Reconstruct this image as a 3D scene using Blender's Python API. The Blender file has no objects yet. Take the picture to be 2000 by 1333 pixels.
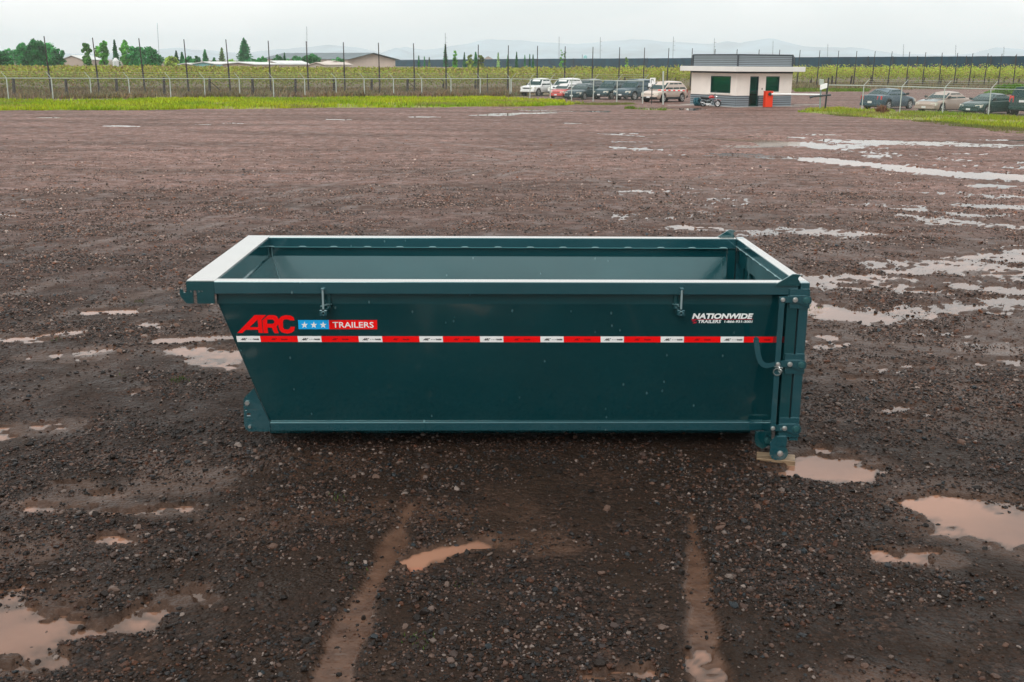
import bpy, bmesh, math, random
import numpy as np
from mathutils import Vector, Matrix
from mathutils.geometry import tessellate_polygon
R_ = math.radians
random.seed(7); rng = np.random.default_rng(7)
S = bpy.context.scene
COL = S.collection

# ------------------------------------------------------------------ camera
CAM = np.array([2.9251, -7.7633, 3.0015]); FPX, PITCH, YAW, ROLL = 2095.98, .2547, .0247, .0073
def cam_axes():
    cy, sy, cp, sp = math.cos(YAW), math.sin(YAW), math.cos(PITCH), math.sin(PITCH)
    fwd = np.array([sy*cp, cy*cp, -sp]); right = np.array([cy, -sy, 0.]); down = np.cross(fwd, right)
    cr, sr = math.cos(ROLL), math.sin(ROLL)
    return fwd, cr*right - sr*down, sr*right + cr*down
FW, RT, DN = cam_axes()
cd = bpy.data.cameras.new('camera'); cam = bpy.data.objects.new('camera', cd); COL.objects.link(cam)
cd.sensor_width = 36; cd.lens = FPX/2000*36; cd.clip_start = .1; cd.clip_end = 30000
M = Matrix.Identity(4)
for i in range(3):
    M[i][0] = RT[i]; M[i][1] = -DN[i]; M[i][2] = -FW[i]; M[i][3] = CAM[i]
cam.matrix_world = M
S.camera = cam
S.render.resolution_x = 1024; S.render.resolution_y = 682

# ------------------------------------------------------------------ sky, sun, exposure
SUN_EL, SUN_ROT = 42, 205
w = bpy.data.worlds.new('World'); S.world = w; w.use_nodes = True
nt = w.node_tree; nt.nodes.clear()
N = nt.nodes.new; L = nt.links.new
out = N('ShaderNodeOutputWorld'); bg = N('ShaderNodeBackground'); bg.inputs['Strength'].default_value = .1
sky = N('ShaderNodeTexSky'); sky.sky_type = 'NISHITA'; sky.sun_disc = False
sky.sun_elevation = R_(SUN_EL); sky.sun_rotation = R_(SUN_ROT)
tc = N('ShaderNodeTexCoord'); sx = N('ShaderNodeSeparateXYZ'); L(tc.outputs['Generated'], sx.inputs[0])
mp = N('ShaderNodeMapping'); mp.inputs['Scale'].default_value = (1, 1, 4.5); L(tc.outputs['Generated'], mp.inputs[0])
nz = N('ShaderNodeTexNoise'); nz.inputs['Scale'].default_value = 2.6; nz.inputs['Detail'].default_value = 7
nz.inputs['Roughness'].default_value = .55; nz.inputs['Distortion'].default_value = .6; L(mp.outputs[0], nz.inputs['Vector'])
cr = N('ShaderNodeValToRGB'); cr.color_ramp.elements[0].position = .33; cr.color_ramp.elements[0].color = (9.1, 9.8, 9.9, 1)
cr.color_ramp.elements[1].position = .62; cr.color_ramp.elements[1].color = (12.7, 12.8, 12.7, 1)
L(nz.outputs['Fac'], cr.inputs[0])
mr = N('ShaderNodeMapRange'); mr.inputs['From Min'].default_value = 0; mr.inputs['From Max'].default_value = 1
mr.inputs['To Min'].default_value = .98; mr.inputs['To Max'].default_value = 1.4; L(sx.outputs['Z'], mr.inputs['Value'])
vm = N('ShaderNodeVectorMath'); vm.operation = 'SCALE'; L(cr.outputs[0], vm.inputs[0]); L(mr.outputs[0], vm.inputs['Scale'])
mx = N('ShaderNodeMix'); mx.data_type = 'RGBA'; mx.inputs[0].default_value = .93
L(sky.outputs[0], mx.inputs[6]); L(vm.outputs[0], mx.inputs[7])
L(mx.outputs[2], bg.inputs['Color']); L(bg.outputs[0], out.inputs[0])
sl = bpy.data.lights.new('sun', 'SUN'); sl.energy = 1.5; sl.angle = R_(35); sl.color = (1, .965, .92)
so = bpy.data.objects.new('sun', sl); COL.objects.link(so)
az = R_(SUN_ROT); el = R_(SUN_EL)
so.rotation_euler = Vector((math.sin(az)*math.cos(el), math.cos(az)*math.cos(el), math.sin(el))).to_track_quat('Z', 'Y').to_euler()
S.view_settings.view_transform = 'Standard'; S.view_settings.look = 'None'
S.view_settings.exposure = 0; S.view_settings.gamma = 1; S.view_settings.use_curve_mapping = False
S.render.engine = 'CYCLES'
S.cycles.max_bounces = 8; S.cycles.volume_bounces = 2; S.cycles.transparent_max_bounces = 12

# ------------------------------------------------------------------ helpers
def ray(px, py):
    return FW + RT*(px-1000)/FPX + DN*(py-666.5)/FPX
def gz(px, py, z=0.):                       # point of the horizontal plane z seen at a place of the survey photo
    r = ray(px, py); t = (z-CAM[2])/r[2]; return CAM + r*t
def gy(px, py, y):
    r = ray(px, py); t = (y-CAM[1])/r[1]; return CAM + r*t
def gd(px, py, d):                          # point at horizontal distance d
    r = ray(px, py); t = d/math.hypot(r[0], r[1]); return CAM + r*t
def hor(px): return 120.43 + (px-950.5)*.0073
def gbd(px, d, z=0.):                       # point under column px at distance d, height z
    r = ray(px, hor(px)); t = d/math.hypot(r[0], r[1]); p = CAM + r*t; return np.array([p[0], p[1], z])

def tag(o, label=None, cat=None, group=None, kind=None):
    if label: o['label'] = label
    if cat: o['category'] = cat
    if group: o['group'] = group
    if kind: o['kind'] = kind
    return o
def empty(name, loc=(0, 0, 0), rz=0., label=None, cat=None, group=None, sc=1.):
    o = bpy.data.objects.new(name, None); COL.objects.link(o); o.location = loc; o.rotation_euler = (0, 0, rz)
    o.empty_display_size = .1
    if sc != 1.: o.scale = (sc, sc, sc)
    return tag(o, label, cat, group)

class MB:
    def __init__(s): s.v = []; s.f = []; s.m = []
    def add(s, vs, fs, mi=0):
        b = len(s.v); s.v += [tuple(map(float, v)) for v in vs]
        s.f += [tuple(i+b for i in f) for f in fs]; s.m += [mi]*len(fs); return s
    def box(s, x0, x1, y0, y1, z0, z1, mi=0, c=0.):
        if c <= 0:
            vs = [(x, y, z) for x in (x0, x1) for y in (y0, y1) for z in (z0, z1)]
            return s.add(vs, [(0,1,3,2),(4,6,7,5),(0,4,5,1),(2,3,7,6),(0,2,6,4),(1,5,7,3)], mi)
        bm = bmesh.new(); bmesh.ops.create_cube(bm, size=1)
        for v in bm.verts:
            v.co = ((x0+x1)/2+v.co.x*(x1-x0), (y0+y1)/2+v.co.y*(y1-y0), (z0+z1)/2+v.co.z*(z1-z0))
        bmesh.ops.bevel(bm, geom=bm.edges[:], offset=c, segments=2, profile=.5, affect='EDGES')
        bm.verts.index_update()
        s.add([v.co[:] for v in bm.verts], [tuple(v.index for v in f.verts) for f in bm.faces], mi); bm.free(); return s
    def obox(s, o, ux, uy, uz, mi=0):       # box from corner o along three edge vectors
        o, ux, uy, uz = map(np.array, (o, ux, uy, uz))
        vs = [o+ux*a+uy*b+uz*c for a in (0, 1) for b in (0, 1) for c in (0, 1)]
        return s.add(vs, [(0,1,3,2),(4,6,7,5),(0,4,5,1),(2,3,7,6),(0,2,6,4),(1,5,7,3)], mi)
    def cyl(s, p0, p1, r0, r1=None, n=12, mi=0, caps=True):
        p0 = Vector(p0); p1 = Vector(p1); r1 = r0 if r1 is None else r1
        q = (p1-p0).to_track_quat('Z', 'Y'); vs = []
        for p, r in ((p0, r0), (p1, r1)):
            for k in range(n):
                a = 2*math.pi*k/n; vs.append(p + q @ Vector((r*math.cos(a), r*math.sin(a), 0)))
        fs = [(k, (k+1) % n, n+(k+1) % n, n+k) for k in range(n)]
        if caps: fs += [tuple(range(n))[::-1], tuple(range(n, 2*n))]
        return s.add(vs, fs, mi)
    def tube(s, pts, r, n=8, mi=0, flat=None):
        pts = [Vector(p) for p in pts]; rs = r if isinstance(r, (list, tuple)) else [r]*len(pts); vs = []
        for i, p in enumerate(pts):
            t = (pts[min(i+1, len(pts)-1)]-pts[max(i-1, 0)]).normalized()
            a = t.cross(Vector((0, 1, 0)) if abs(t.y) < .9 else Vector((0, 0, 1))).normalized(); b = t.cross(a)
            for k in range(n):
                an = 2*math.pi*k/n; vs.append(p + a*rs[i]*math.cos(an) + b*rs[i]*math.sin(an))
        fs = [(i*n+k, i*n+(k+1) % n, (i+1)*n+(k+1) % n, (i+1)*n+k) for i in range(len(pts)-1) for k in range(n)]
        fs += [tuple(range(n))[::-1], tuple(range((len(pts)-1)*n, len(pts)*n))]
        return s.add(vs, fs, mi)
    def torus(s, c, axis, R, r, n=20, m=8, mi=0):
        q = Vector(axis).to_track_quat('Z', 'Y'); c = Vector(c); vs = []
        for i in range(n):
            a = 2*math.pi*i/n
            for j in range(m):
                b = 2*math.pi*j/m
                vs.append(c + q @ Vector(((R+r*math.cos(b))*math.cos(a), (R+r*math.cos(b))*math.sin(a), r*math.sin(b))))
        fs = [(i*m+j, ((i+1) % n)*m+j, ((i+1) % n)*m+(j+1) % m, i*m+(j+1) % m) for i in range(n) for j in range(m)]
        return s.add(vs, fs, mi)
    def plate(s, outer, holes, fn, t, mi=0):
        """solid plate: 2D outline + holes, fn(a, b, k) -> 3D (k=0 front, 1 back)"""
        loops = [outer]+list(holes)
        tris = tessellate_polygon([[Vector((p[0], p[1], 0)) for p in lp] for lp in loops])
        pts = [p for lp in loops for p in lp]; n = len(pts)
        vs = [fn(p[0], p[1], 0) for p in pts] + [fn(p[0], p[1], t) for p in pts]
        fs = [tuple(x) for x in tris] + [(x[2]+n, x[1]+n, x[0]+n) for x in tris]
        o = 0
        for lp in loops:
            m = len(lp)
            fs += [(o+i, o+(i+1) % m, n+o+(i+1) % m, n+o+i) for i in range(m)]; o += m
        return s.add(vs, fs, mi)
    def mesh(s, name, mats):
        me = bpy.data.meshes.new(name); me.from_pydata(s.v, [], s.f)
        for m in (mats if isinstance(mats, (list, tuple)) else [mats]): me.materials.append(m)
        if any(s.m): me.polygons.foreach_set('material_index', s.m)
        bm = bmesh.new(); bm.from_mesh(me); bmesh.ops.recalc_face_normals(bm, faces=bm.faces[:]); bm.to_mesh(me); bm.free()
        return me
    def build(s, name, mats, parent=None, world=False, smooth=False):
        me = s.mesh(name, mats)
        if smooth:
            me.polygons.foreach_set('use_smooth', [True]*len(me.polygons))
            me.set_sharp_from_angle(angle=R_(40))
        o = bpy.data.objects.new(name, me); COL.objects.link(o)
        if parent is not None:
            o.parent = parent
            if world: o.matrix_parent_inverse = Matrix.Translation(-Vector(parent.location))
        return o
def np_mesh(name, V, F, mats, mi=None, smooth=False):   # F: (n,3) or (n,4) array
    me = bpy.data.meshes.new(name); k = F.shape[1]
    me.vertices.add(len(V)); me.vertices.foreach_set('co', np.ascontiguousarray(V, np.float32).ravel())
    me.loops.add(F.size); me.loops.foreach_set('vertex_index', np.ascontiguousarray(F, np.int32).ravel())
    me.polygons.add(len(F)); me.polygons.foreach_set('loop_start', np.arange(0, F.size, k, dtype=np.int32))
    me.polygons.foreach_set('loop_total', np.full(len(F), k, np.int32))
    for m in (mats if isinstance(mats, (list, tuple)) else [mats]): me.materials.append(m)
    if mi is not None: me.polygons.foreach_set('material_index', mi.astype(np.int32))
    me.update(calc_edges=True)
    if smooth: me.polygons.foreach_set('use_smooth', np.ones(len(F), bool))
    return me
def copy_tree(o, parent=None):
    c = o.copy(); COL.objects.link(c); c.parent = parent
    for ch in o.children: copy_tree(ch, c)
    return c
ORD = 'first second third fourth fifth sixth seventh eighth ninth tenth eleventh twelfth thirteenth fourteenth fifteenth sixteenth seventeenth eighteenth nineteenth twentieth'.split()
TENS = {2: 'twenty', 3: 'thirty', 4: 'forty', 5: 'fifty'}
def ordw(i):
    if i < 20: return ORD[i]
    n = i+1; t, u = divmod(n, 10)
    return (TENS[t]+'-'+ORD[u-1]) if u else TENS[t][:-1]+'ieth'

# ------------------------------------------------------------------ materials
def mat(name, col, rough=.5, metal=0., spec=.5, coat=0., coat_rough=.05, coat_ior=1.5, noise=None, bump=None, ior=None, emit=None):
    """noise = (scale, amount, detail) varies the colour; bump = (scale, strength)"""
    m = bpy.data.materials.new(name); m.use_nodes = True; t = m.node_tree; b = t.nodes['Principled BSDF']
    b.inputs['Base Color'].default_value = (*col, 1); b.inputs['Roughness'].default_value = rough
    b.inputs['Metallic'].default_value = metal; b.inputs['Specular IOR Level'].default_value = spec
    b.inputs['Coat Weight'].default_value = coat; b.inputs['Coat Roughness'].default_value = coat_rough
    b.inputs['Coat IOR'].default_value = coat_ior
    if ior: b.inputs['IOR'].default_value = ior
    tc = t.nodes.new('ShaderNodeTexCoord')
    if noise:
        n = t.nodes.new('ShaderNodeTexNoise'); n.inputs['Scale'].default_value = noise[0]
        n.inputs['Detail'].default_value = noise[2] if len(noise) > 2 else 5
        t.links.new(tc.outputs['Object'], n.inputs['Vector'])
        r = t.nodes.new('ShaderNodeMapRange'); r.inputs['From Min'].default_value = .3; r.inputs['From Max'].default_value = .7
        r.inputs['To Min'].default_value = 1-noise[1]; r.inputs['To Max'].default_value = 1+noise[1]
        t.links.new(n.outputs['Fac'], r.inputs['Value'])
        v = t.nodes.new('ShaderNodeVectorMath'); v.operation = 'SCALE'; v.inputs[0].default_value = col
        t.links.new(r.outputs[0], v.inputs['Scale']); t.links.new(v.outputs[0], b.inputs['Base Color'])
    if bump:
        n2 = t.nodes.new('ShaderNodeTexNoise'); n2.inputs['Scale'].default_value = bump[0]; n2.inputs['Detail'].default_value = 4
        t.links.new(tc.outputs['Object'], n2.inputs['Vector'])
        bp = t.nodes.new('ShaderNodeBump'); bp.inputs['Strength'].default_value = bump[1]; bp.inputs['Distance'].default_value = .02
        t.links.new(n2.outputs['Fac'], bp.inputs['Height']); t.links.new(bp.outputs[0], b.inputs['Normal'])
    return m
def leaf_mat(name, trans=.35):
    m = bpy.data.materials.new(name); m.use_nodes = True; t = m.node_tree; b = t.nodes['Principled BSDF']
    a = t.nodes.new('ShaderNodeAttribute'); a.attribute_name = 'tint'
    t.links.new(a.outputs['Color'], b.inputs['Base Color']); b.inputs['Roughness'].default_value = .6
    b.inputs['Specular IOR Level'].default_value = .25
    tr = t.nodes.new('ShaderNodeBsdfTranslucent'); t.links.new(a.outputs['Color'], tr.inputs['Color'])
    mxs = t.nodes.new('ShaderNodeMixShader'); mxs.inputs[0].default_value = trans
    t.links.new(b.outputs[0], mxs.inputs[1]); t.links.new(tr.outputs[0], mxs.inputs[2])
    t.links.new(mxs.outputs[0], t.nodes['Material Output'].inputs[0])
    return m
LEAF = leaf_mat('leaf_tissue')

def paint_mat(name, col, rim=0.):
    """wet dark metallic enamel with rain specks; rim: raises the coat IOR for stronger sky reflection"""
    m = bpy.data.materials.new(name); m.use_nodes = True; t = m.node_tree; b = t.nodes['Principled BSDF']
    nn = t.nodes.new; ll = t.links.new
    tc = nn('ShaderNodeTexCoord')
    n = nn('ShaderNodeTexNoise'); n.inputs['Scale'].default_value = 1.7; n.inputs['Detail'].default_value = 6; ll(tc.outputs['Object'], n.inputs['Vector'])
    r = nn('ShaderNodeMapRange'); r.inputs['To Min'].default_value = .78; r.inputs['To Max'].default_value = 1.25; ll(n.outputs['Fac'], r.inputs['Value'])
    sc = nn('ShaderNodeVectorMath'); sc.operation = 'SCALE'; sc.inputs[0].default_value = col; ll(r.outputs[0], sc.inputs['Scale'])
    # rain specks
    mp = nn('ShaderNodeMapping'); mp.inputs['Scale'].default_value = (1, 1, .55); ll(tc.outputs['Object'], mp.inputs[0])
    vo = nn('ShaderNodeTexVoronoi'); vo.inputs['Scale'].default_value = 16; vo.inputs['Randomness'].default_value = 1; ll(mp.outputs[0], vo.inputs['Vector'])
    lt = nn('ShaderNodeMapRange'); lt.inputs['From Min'].default_value = .06; lt.inputs['From Max'].default_value = .13
    lt.inputs['To Min'].default_value = 1; lt.inputs['To Max'].default_value = 0; ll(vo.outputs['Distance'], lt.inputs['Value'])
    sp = nn('ShaderNodeSeparateColor'); ll(vo.outputs['Color'], sp.inputs[0])
    gt = nn('ShaderNodeMath'); gt.operation = 'GREATER_THAN'; gt.inputs[1].default_value = .8; ll(sp.outputs[0], gt.inputs[0])
    mu = nn('ShaderNodeMath'); mu.operation = 'MULTIPLY'; ll(lt.outputs[0], mu.inputs[0]); ll(gt.outputs[0], mu.inputs[1])
    mu2 = nn('ShaderNodeMath'); mu2.operation = 'MULTIPLY'; mu2.inputs[1].default_value = .38; ll(mu.outputs[0], mu2.inputs[0])
    mc = nn('ShaderNodeMix'); mc.data_type = 'RGBA'; ll(mu2.outputs[0], mc.inputs[0]); ll(sc.outputs[0], mc.inputs[6]); mc.inputs[7].default_value = (.3, .42, .43, 1)
    ll(mc.outputs[2], b.inputs['Base Color'])
    n3 = nn('ShaderNodeTexNoise'); n3.inputs['Scale'].default_value = 5; n3.inputs['Detail'].default_value = 5; ll(tc.outputs['Object'], n3.inputs['Vector'])
    r3 = nn('ShaderNodeMapRange'); r3.inputs['To Min'].default_value = .10; r3.inputs['To Max'].default_value = .28; ll(n3.outputs['Fac'], r3.inputs['Value'])
    ll(r3.outputs[0], b.inputs['Roughness'])
    b.inputs['Metallic'].default_value = .25; b.inputs['Specular IOR Level'].default_value = .5
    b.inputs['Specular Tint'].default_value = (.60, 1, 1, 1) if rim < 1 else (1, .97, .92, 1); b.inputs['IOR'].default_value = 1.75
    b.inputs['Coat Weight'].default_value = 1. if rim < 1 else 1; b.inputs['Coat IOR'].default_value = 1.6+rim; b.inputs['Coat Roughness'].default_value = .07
    # faint oil-canning of the sheet
    n4 = nn('ShaderNodeTexNoise'); n4.inputs['Scale'].default_value = 1.1; n4.inputs['Detail'].default_value = 2; ll(tc.outputs['Object'], n4.inputs['Vector'])
    bp = nn('ShaderNodeBump'); bp.inputs['Strength'].default_value = .5; bp.inputs['Distance'].default_value = .02
    ll(n4.outputs['Fac'], bp.inputs['Height']); ll(bp.outputs[0], b.inputs['Normal']); ll(bp.outputs[0], b.inputs['Coat Normal'])
    return m
PAINT = paint_mat('dark_teal_enamel', (.0030, .050, .059))
PAINT2 = paint_mat('dark_teal_enamel_flat_bar', (.010, .066, .082), .2)
SKYTOP = paint_mat('painted_sky_reflection', (.27, .245, .21), 1.4)  # sky reflection on the teal steel, painted in as a pale base colour
STEEL = mat('zinc_steel', (.62, .62, .6), .3, .9)
DARKSTEEL = mat('dark_steel', (.05, .06, .06), .45, .6)
RED = mat('red_vinyl', (.95, .003, .004), .4)
WHITE = mat('white_vinyl', (.90, .90, .88), .4)
BLUE = mat('blue_vinyl', (.01, .42, .90), .4)
BLACK = mat('black_print', (.012, .014, .016), .5)
DRED = mat('dark_red_print', (.30, .01, .01), .45)
CRIM = mat('crimson_vinyl', (.42, .012, .03), .4)

# ------------------------------------------------------------------ noise in world space
def _h(ix, iy, s):
    n = (ix.astype(np.int64)*374761393 + iy.astype(np.int64)*668265263 + s*1442695041) & 0x7fffffff
    n = ((n ^ (n >> 13))*1274126177) & 0x7fffffff
    return ((n ^ (n >> 16)) & 0xffffff)/float(0xffffff)
def vnoise(x, y, s=0):
    ix = np.floor(x); iy = np.floor(y); fx = x-ix; fy = y-iy
    fx = fx*fx*(3-2*fx); fy = fy*fy*(3-2*fy)
    a = _h(ix, iy, s); b = _h(ix+1, iy, s); c = _h(ix, iy+1, s); d = _h(ix+1, iy+1, s)
    return (a*(1-fx)+b*fx)*(1-fy)+(c*(1-fx)+d*fx)*fy
def fbm(x, y, s=0, o=4):
    r = np.zeros_like(x); a = .5; t = 0
    for k in range(o):
        r += a*vnoise(x*2**k+k*17.3, y*2**k-k*9.1, s+k); t += a; a *= .5
    return r/t-.5
def sstep(a, b, x):
    t = np.clip((x-a)/(b-a), 0, 1); return t*t*(3-2*t)
def in_poly(x, y, P):
    r = np.zeros(x.shape, bool); n = len(P)
    for i in range(n):
        x0, y0 = P[i][:2]; x1, y1 = P[(i+1) % n][:2]
        if y0 == y1: continue
        r ^= ((y0 > y) != (y1 > y)) & (x < (x1-x0)*(y-y0)/(y1-y0)+x0)
    return r

# puddles: strokes (x0,y0,x1,y1, half thickness) surveyed on the photograph, turned into metres
PUD = [(1440,303,1600,314,3),(1600,314,1800,332,4.5),(1800,333,2060,354,6),(1380,272,1560,283,2),(1500,283,1700,292,2.5),(1600,290,1850,310,2.5),
(1640,275,1730,281,4),(1560,268,1740,277,2),(1820,281,2040,286,4),(1700,305,1800,305,2),(1230,261,1285,263,1.6),(1310,270,1400,275,1.3),(1390,222,1440,222,1),
(1385,367,1445,371,2.6),(1345,443,1405,446,4),(1590,454,1660,458,6),(1600,467,1640,467,2),(1690,474,1725,478,4),(1700,395,1800,405,2),(1680,398,1900,425,2.6),
(1830,435,2040,455,5),(1920,365,2040,375,4),(1880,380,1990,388,3),(1900,405,2040,410,4),(1760,420,1860,440,2),(1735,523,1900,525,13),(1780,502,1880,500,5),
(1580,552,1730,551,12),(1560,548,1640,556,10),(1740,565,1840,572,3),(1870,557,2040,576,7),(1900,482,2040,492,8),(1930,503,2040,507,7),(1880,540,1990,545,3.5),
(1580,602,1690,620,13),(1690,624,1745,628,5),(1560,652,1605,668,12),(1795,682,1840,690,7),(1840,694,1880,699,6),(1890,660,1940,656,4),(1660,738,1720,738,4),
(1950,590,2040,592,5),(1555,908,1650,917,22),(1650,915,1705,916,8),(1775,985,1860,992,12),(1860,1000,2060,1052,34),(1725,1090,1850,1102,13),(1590,878,1650,884,5),
(1150,1335,1290,1327,12),(-60,660,160,648,5),(60,662,115,657,3),(80,693,215,682,6),(140,703,200,699,4),(190,615,320,606,4),(310,632,345,635,4),
(350,664,450,655,6),(395,682,470,690,11),(420,706,475,716,10),(30,848,165,832,11),(80,985,190,980,15),(190,996,340,1000,11),(120,948,180,950,6),
(205,1050,270,1055,9),(300,1010,350,1000,6),(-80,1230,30,1250,52),(30,1262,300,1232,15),(300,1210,385,1178,18),(370,1162,430,1188,8),(150,1290,20,1310,12),
(790,1112,850,1095,15),(850,1096,915,1078,14),(-20,392,70,394,2.5),(90,392,200,385,1.3),(-10,425,50,427,1.6),(300,378,325,378,1.6),(520,362,570,362,1.6),(190,425,220,424,1),
(90,230,105,231,.9),(218,247,238,248,1),(370,243,400,244,.8),(450,241,490,242,1.2),(600,238,615,239,.8),(640,234,670,235,1),(710,231,740,232,1),(830,229,850,229,1),
(812,236,820,236,.9),(955,226,1040,222,1.2),(1010,215,1160,218,1.6),(1000,223,1075,221,1.2),(1130,240,1160,242,.9),(1205,290,1225,292,.9),(1175,262,1220,266,1),
(1305,214,1337,214,2),(255,775,300,765,3),(1745,800,1790,796,2.5),(1385,1285,1402,1345,11),(1850,300,1990,300,1.5),(1500,262,1640,262,1.2),(1740,356,1800,352,1)]
CLEAR = {(1555,908),(1775,985),(1860,1000),(-80,1230),(790,1112),(850,1096),(1580,602),(1800,333),(1600,314)}
FILMS = {(80,985),(190,996),(30,848),(205,1050),(300,1010),(420,706),(300,1210),(370,1162),(1725,1090),(150,1290),(120,948),(60,662),(140,703),(1385,1285),(1150,1335),(255,775),(1650,915),(1590,878),(1745,800),(1500,283),(1600,290),(1310,270),(1680,398),(1760,420),(1795,682),(1840,694)}
def strokes(L_):
    r = []
    for x0, y0, x1, y1, hh in L_:
        a = gz(x0, y0); b = gz(x1, y1)
        d = math.hypot(*(a[:2]-CAM[:2])); hw = hh*d/max(6, (y0-hor(x0)))
        cap = .20
        if (x0, y0) in ((-60,660),(80,693),(190,615),(350,664),(395,682),(1870,557)): cap = .42
        if (x0, y0) in CLEAR: cap = 1.
        if (x0, y0) in FILMS: cap = .12
        r.append((a[0], a[1], b[0], b[1], hw, cap))
    return r
PUDW = strokes(PUD)
TRK = [(gz(832,925)[:2], gz(745,1110)[:2], gz(640,1345)[:2], gz(560,1600)[:2]), (gz(1350,1005)[:2], gz(1362,1150)[:2], gz(1385,1345)[:2], gz(1420,1600)[:2])]
def segd(x, y, ax, ay, bx, by):
    dx, dy = bx-ax, by-ay; l2 = dx*dx+dy*dy+1e-9
    t = np.clip(((x-ax)*dx+(y-ay)*dy)/l2, 0, 1)
    return np.hypot(x-ax-t*dx, y-ay-t*dy), t
def puddle_field(x, y):                     # >0 inside a puddle
    d0 = np.hypot(x-CAM[0], y-CAM[1])
    sc = np.clip(d0/9, .6, 5)
    wx = x + .5*sc*fbm(x/(1.1*sc), y/(.9*sc), 11, 4); wy = y + .42*sc*fbm(x/(1.2*sc), y/(.8*sc), 23, 4)
    f = np.full(x.shape, -1.)
    for ax, ay, bx, by, hw, cap in PUDW:
        m = (x > min(ax, bx)-hw*2-2*1.6) & (x < max(ax, bx)+hw*2+3.2) & (y > min(ay, by)-hw*2-3.2) & (y < max(ay, by)+hw*2+3.2)
        if not m.any(): continue
        d, t = segd(wx[m], wy[m], ax, ay, bx, by)
        f[m] = np.maximum(f[m], np.minimum(1-d/(hw*1.15), cap))
    dx_ = x-CAM[0]; dy_ = y-CAM[1]; reg = sstep(.5, 3.5, dx_-.02*dy_)*sstep(8, 11, dy_)*(1-sstep(38, 52, dy_))*sstep(-.02, .12, dx_/np.maximum(dy_, 1)-.12)
    g_ = (fbm(x/2.6+.25*y, y/.75, 101, 5)-.235+.09*np.clip(reg, 0, 1))*2.2
    g_ = np.where((dy_ > 4) & (dy_ < 60) & ~((x > .4) & (x < 5.6) & (y > -.4) & (y < 2.5)), np.minimum(g_, .07), -1)
    f = np.maximum(f, np.where(reg > .02, g_, -1))
    return f
def track_field(x, y):
    """distance (m) to the nearest tyre track centre line, and signed fade"""
    r = np.full(x.shape, 9.)
    for T in TRK:
        for i in range(3):
            d, t = segd(x, y, *T[i], *T[i+1]); d = d + (.16*(1-np.clip(t*1.2, 0, 1))*(i == 0))*(1+2.5*fbm(x/.3, y/.3, 8, 3)); r = np.minimum(r, d)
    return r
def ground_h(x, y):
    d0 = np.hypot(x-CAM[0], y-CAM[1])
    fine = np.clip(1.6-d0/30, .2, 1)
    p = puddle_field(x, y); n1 = fbm(x/.5, y/.5, 3, 4); n2 = fbm(x/.12, y/.12, 5, 3)
    n0 = fbm(x/4, y/2.2, 31, 3)
    h = .026 + .022*n0*np.clip(1.3-d0/40, .1, 1) + .022*n1*fine + .014*n2*fine
    h = np.maximum(h, .006)
    td = track_field(x, y); tk = 1-sstep(.055, .115, td+.09*n1+.05*n2)
    h = h*(1-tk) + tk*(.007+.014*n1+.006*n2+.0022*np.sin(y*95+9*np.abs(x-2.2))) + .012*np.exp(-((td-.150)/.035)**2)*fine
    sc_ = np.clip(d0/9, .6, 5)
    rag = 2.0*n2*np.clip(1.4-d0/60, .3, 1) + .6*n1 + 1.2*fbm(x/(.55*sc_), y/(.30*sc_), 37, 4) + 1.5*fbm(x/(1.3*sc_), y/(.22*sc_), 38, 4)
    k = sstep(-.12, .22, p+rag*.8)
    n4 = fbm(x/.07, y/.06, 39, 3)
    h = h*(1-.9*k) - k*(.009+.026*np.clip(p, 0, 1.2)) + k*.034*n4*np.clip(1.5-d0/18, .3, 1)*(1-.75*np.clip(p*1.6, 0, 1)) + k*.012*n1
    # lugs of old tyre marks, low ruts running away to the left
    return h, p, tk
# zones on the ground
def pz(L_): return [gz(a, b)[:2] for a, b in L_]
VERGE_L = pz([(-260,222),(0,217),(250,217),(500,213.5),(1000,209.5),(1120,206.5),(1150,203),(1100,199),(1040,196),(1000,193.5),(800,192.5),(500,194.5),(250,196),(0,199),(-260,203)])
VERGE_R = pz([(1560,220),(1650,227),(1760,235),(1880,243),(2080,262),(2080,233),(1930,227),(1840,222),(1757,218.5),(1683,214),(1608,212.5)])
PATCH = pz([(1230,214.5),(1260,217),(1300,217),(1312,214),(1280,212)])
PATCH2 = pz([(1130,205),(1200,207.5),(1245,206),(1220,204),(1150,203)])
STRIP_R = pz([(1560,180.5),(1690,179.5),(1690,176),(1560,176.5)])
SOIL = pz([(-400,206),(0,199),(500,194.5),(1000,193),(1040,190),(1300,180),(1560,176),(2300,172.5),(2300,134),(-400,114)])
def zones(x, y):
    wx = x+2.*fbm(x/2.5, y/2.5, 41, 4); wy = y+4.5*fbm(x/3, y/3, 43, 5)
    g = np.zeros(x.shape)
    for P in (VERGE_L, VERGE_R, PATCH, PATCH2, STRIP_R): g = np.maximum(g, in_poly(wx, wy, P)*1.)
    s = in_poly(wx, wy+.0, SOIL)*1.
    return g, s

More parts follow.
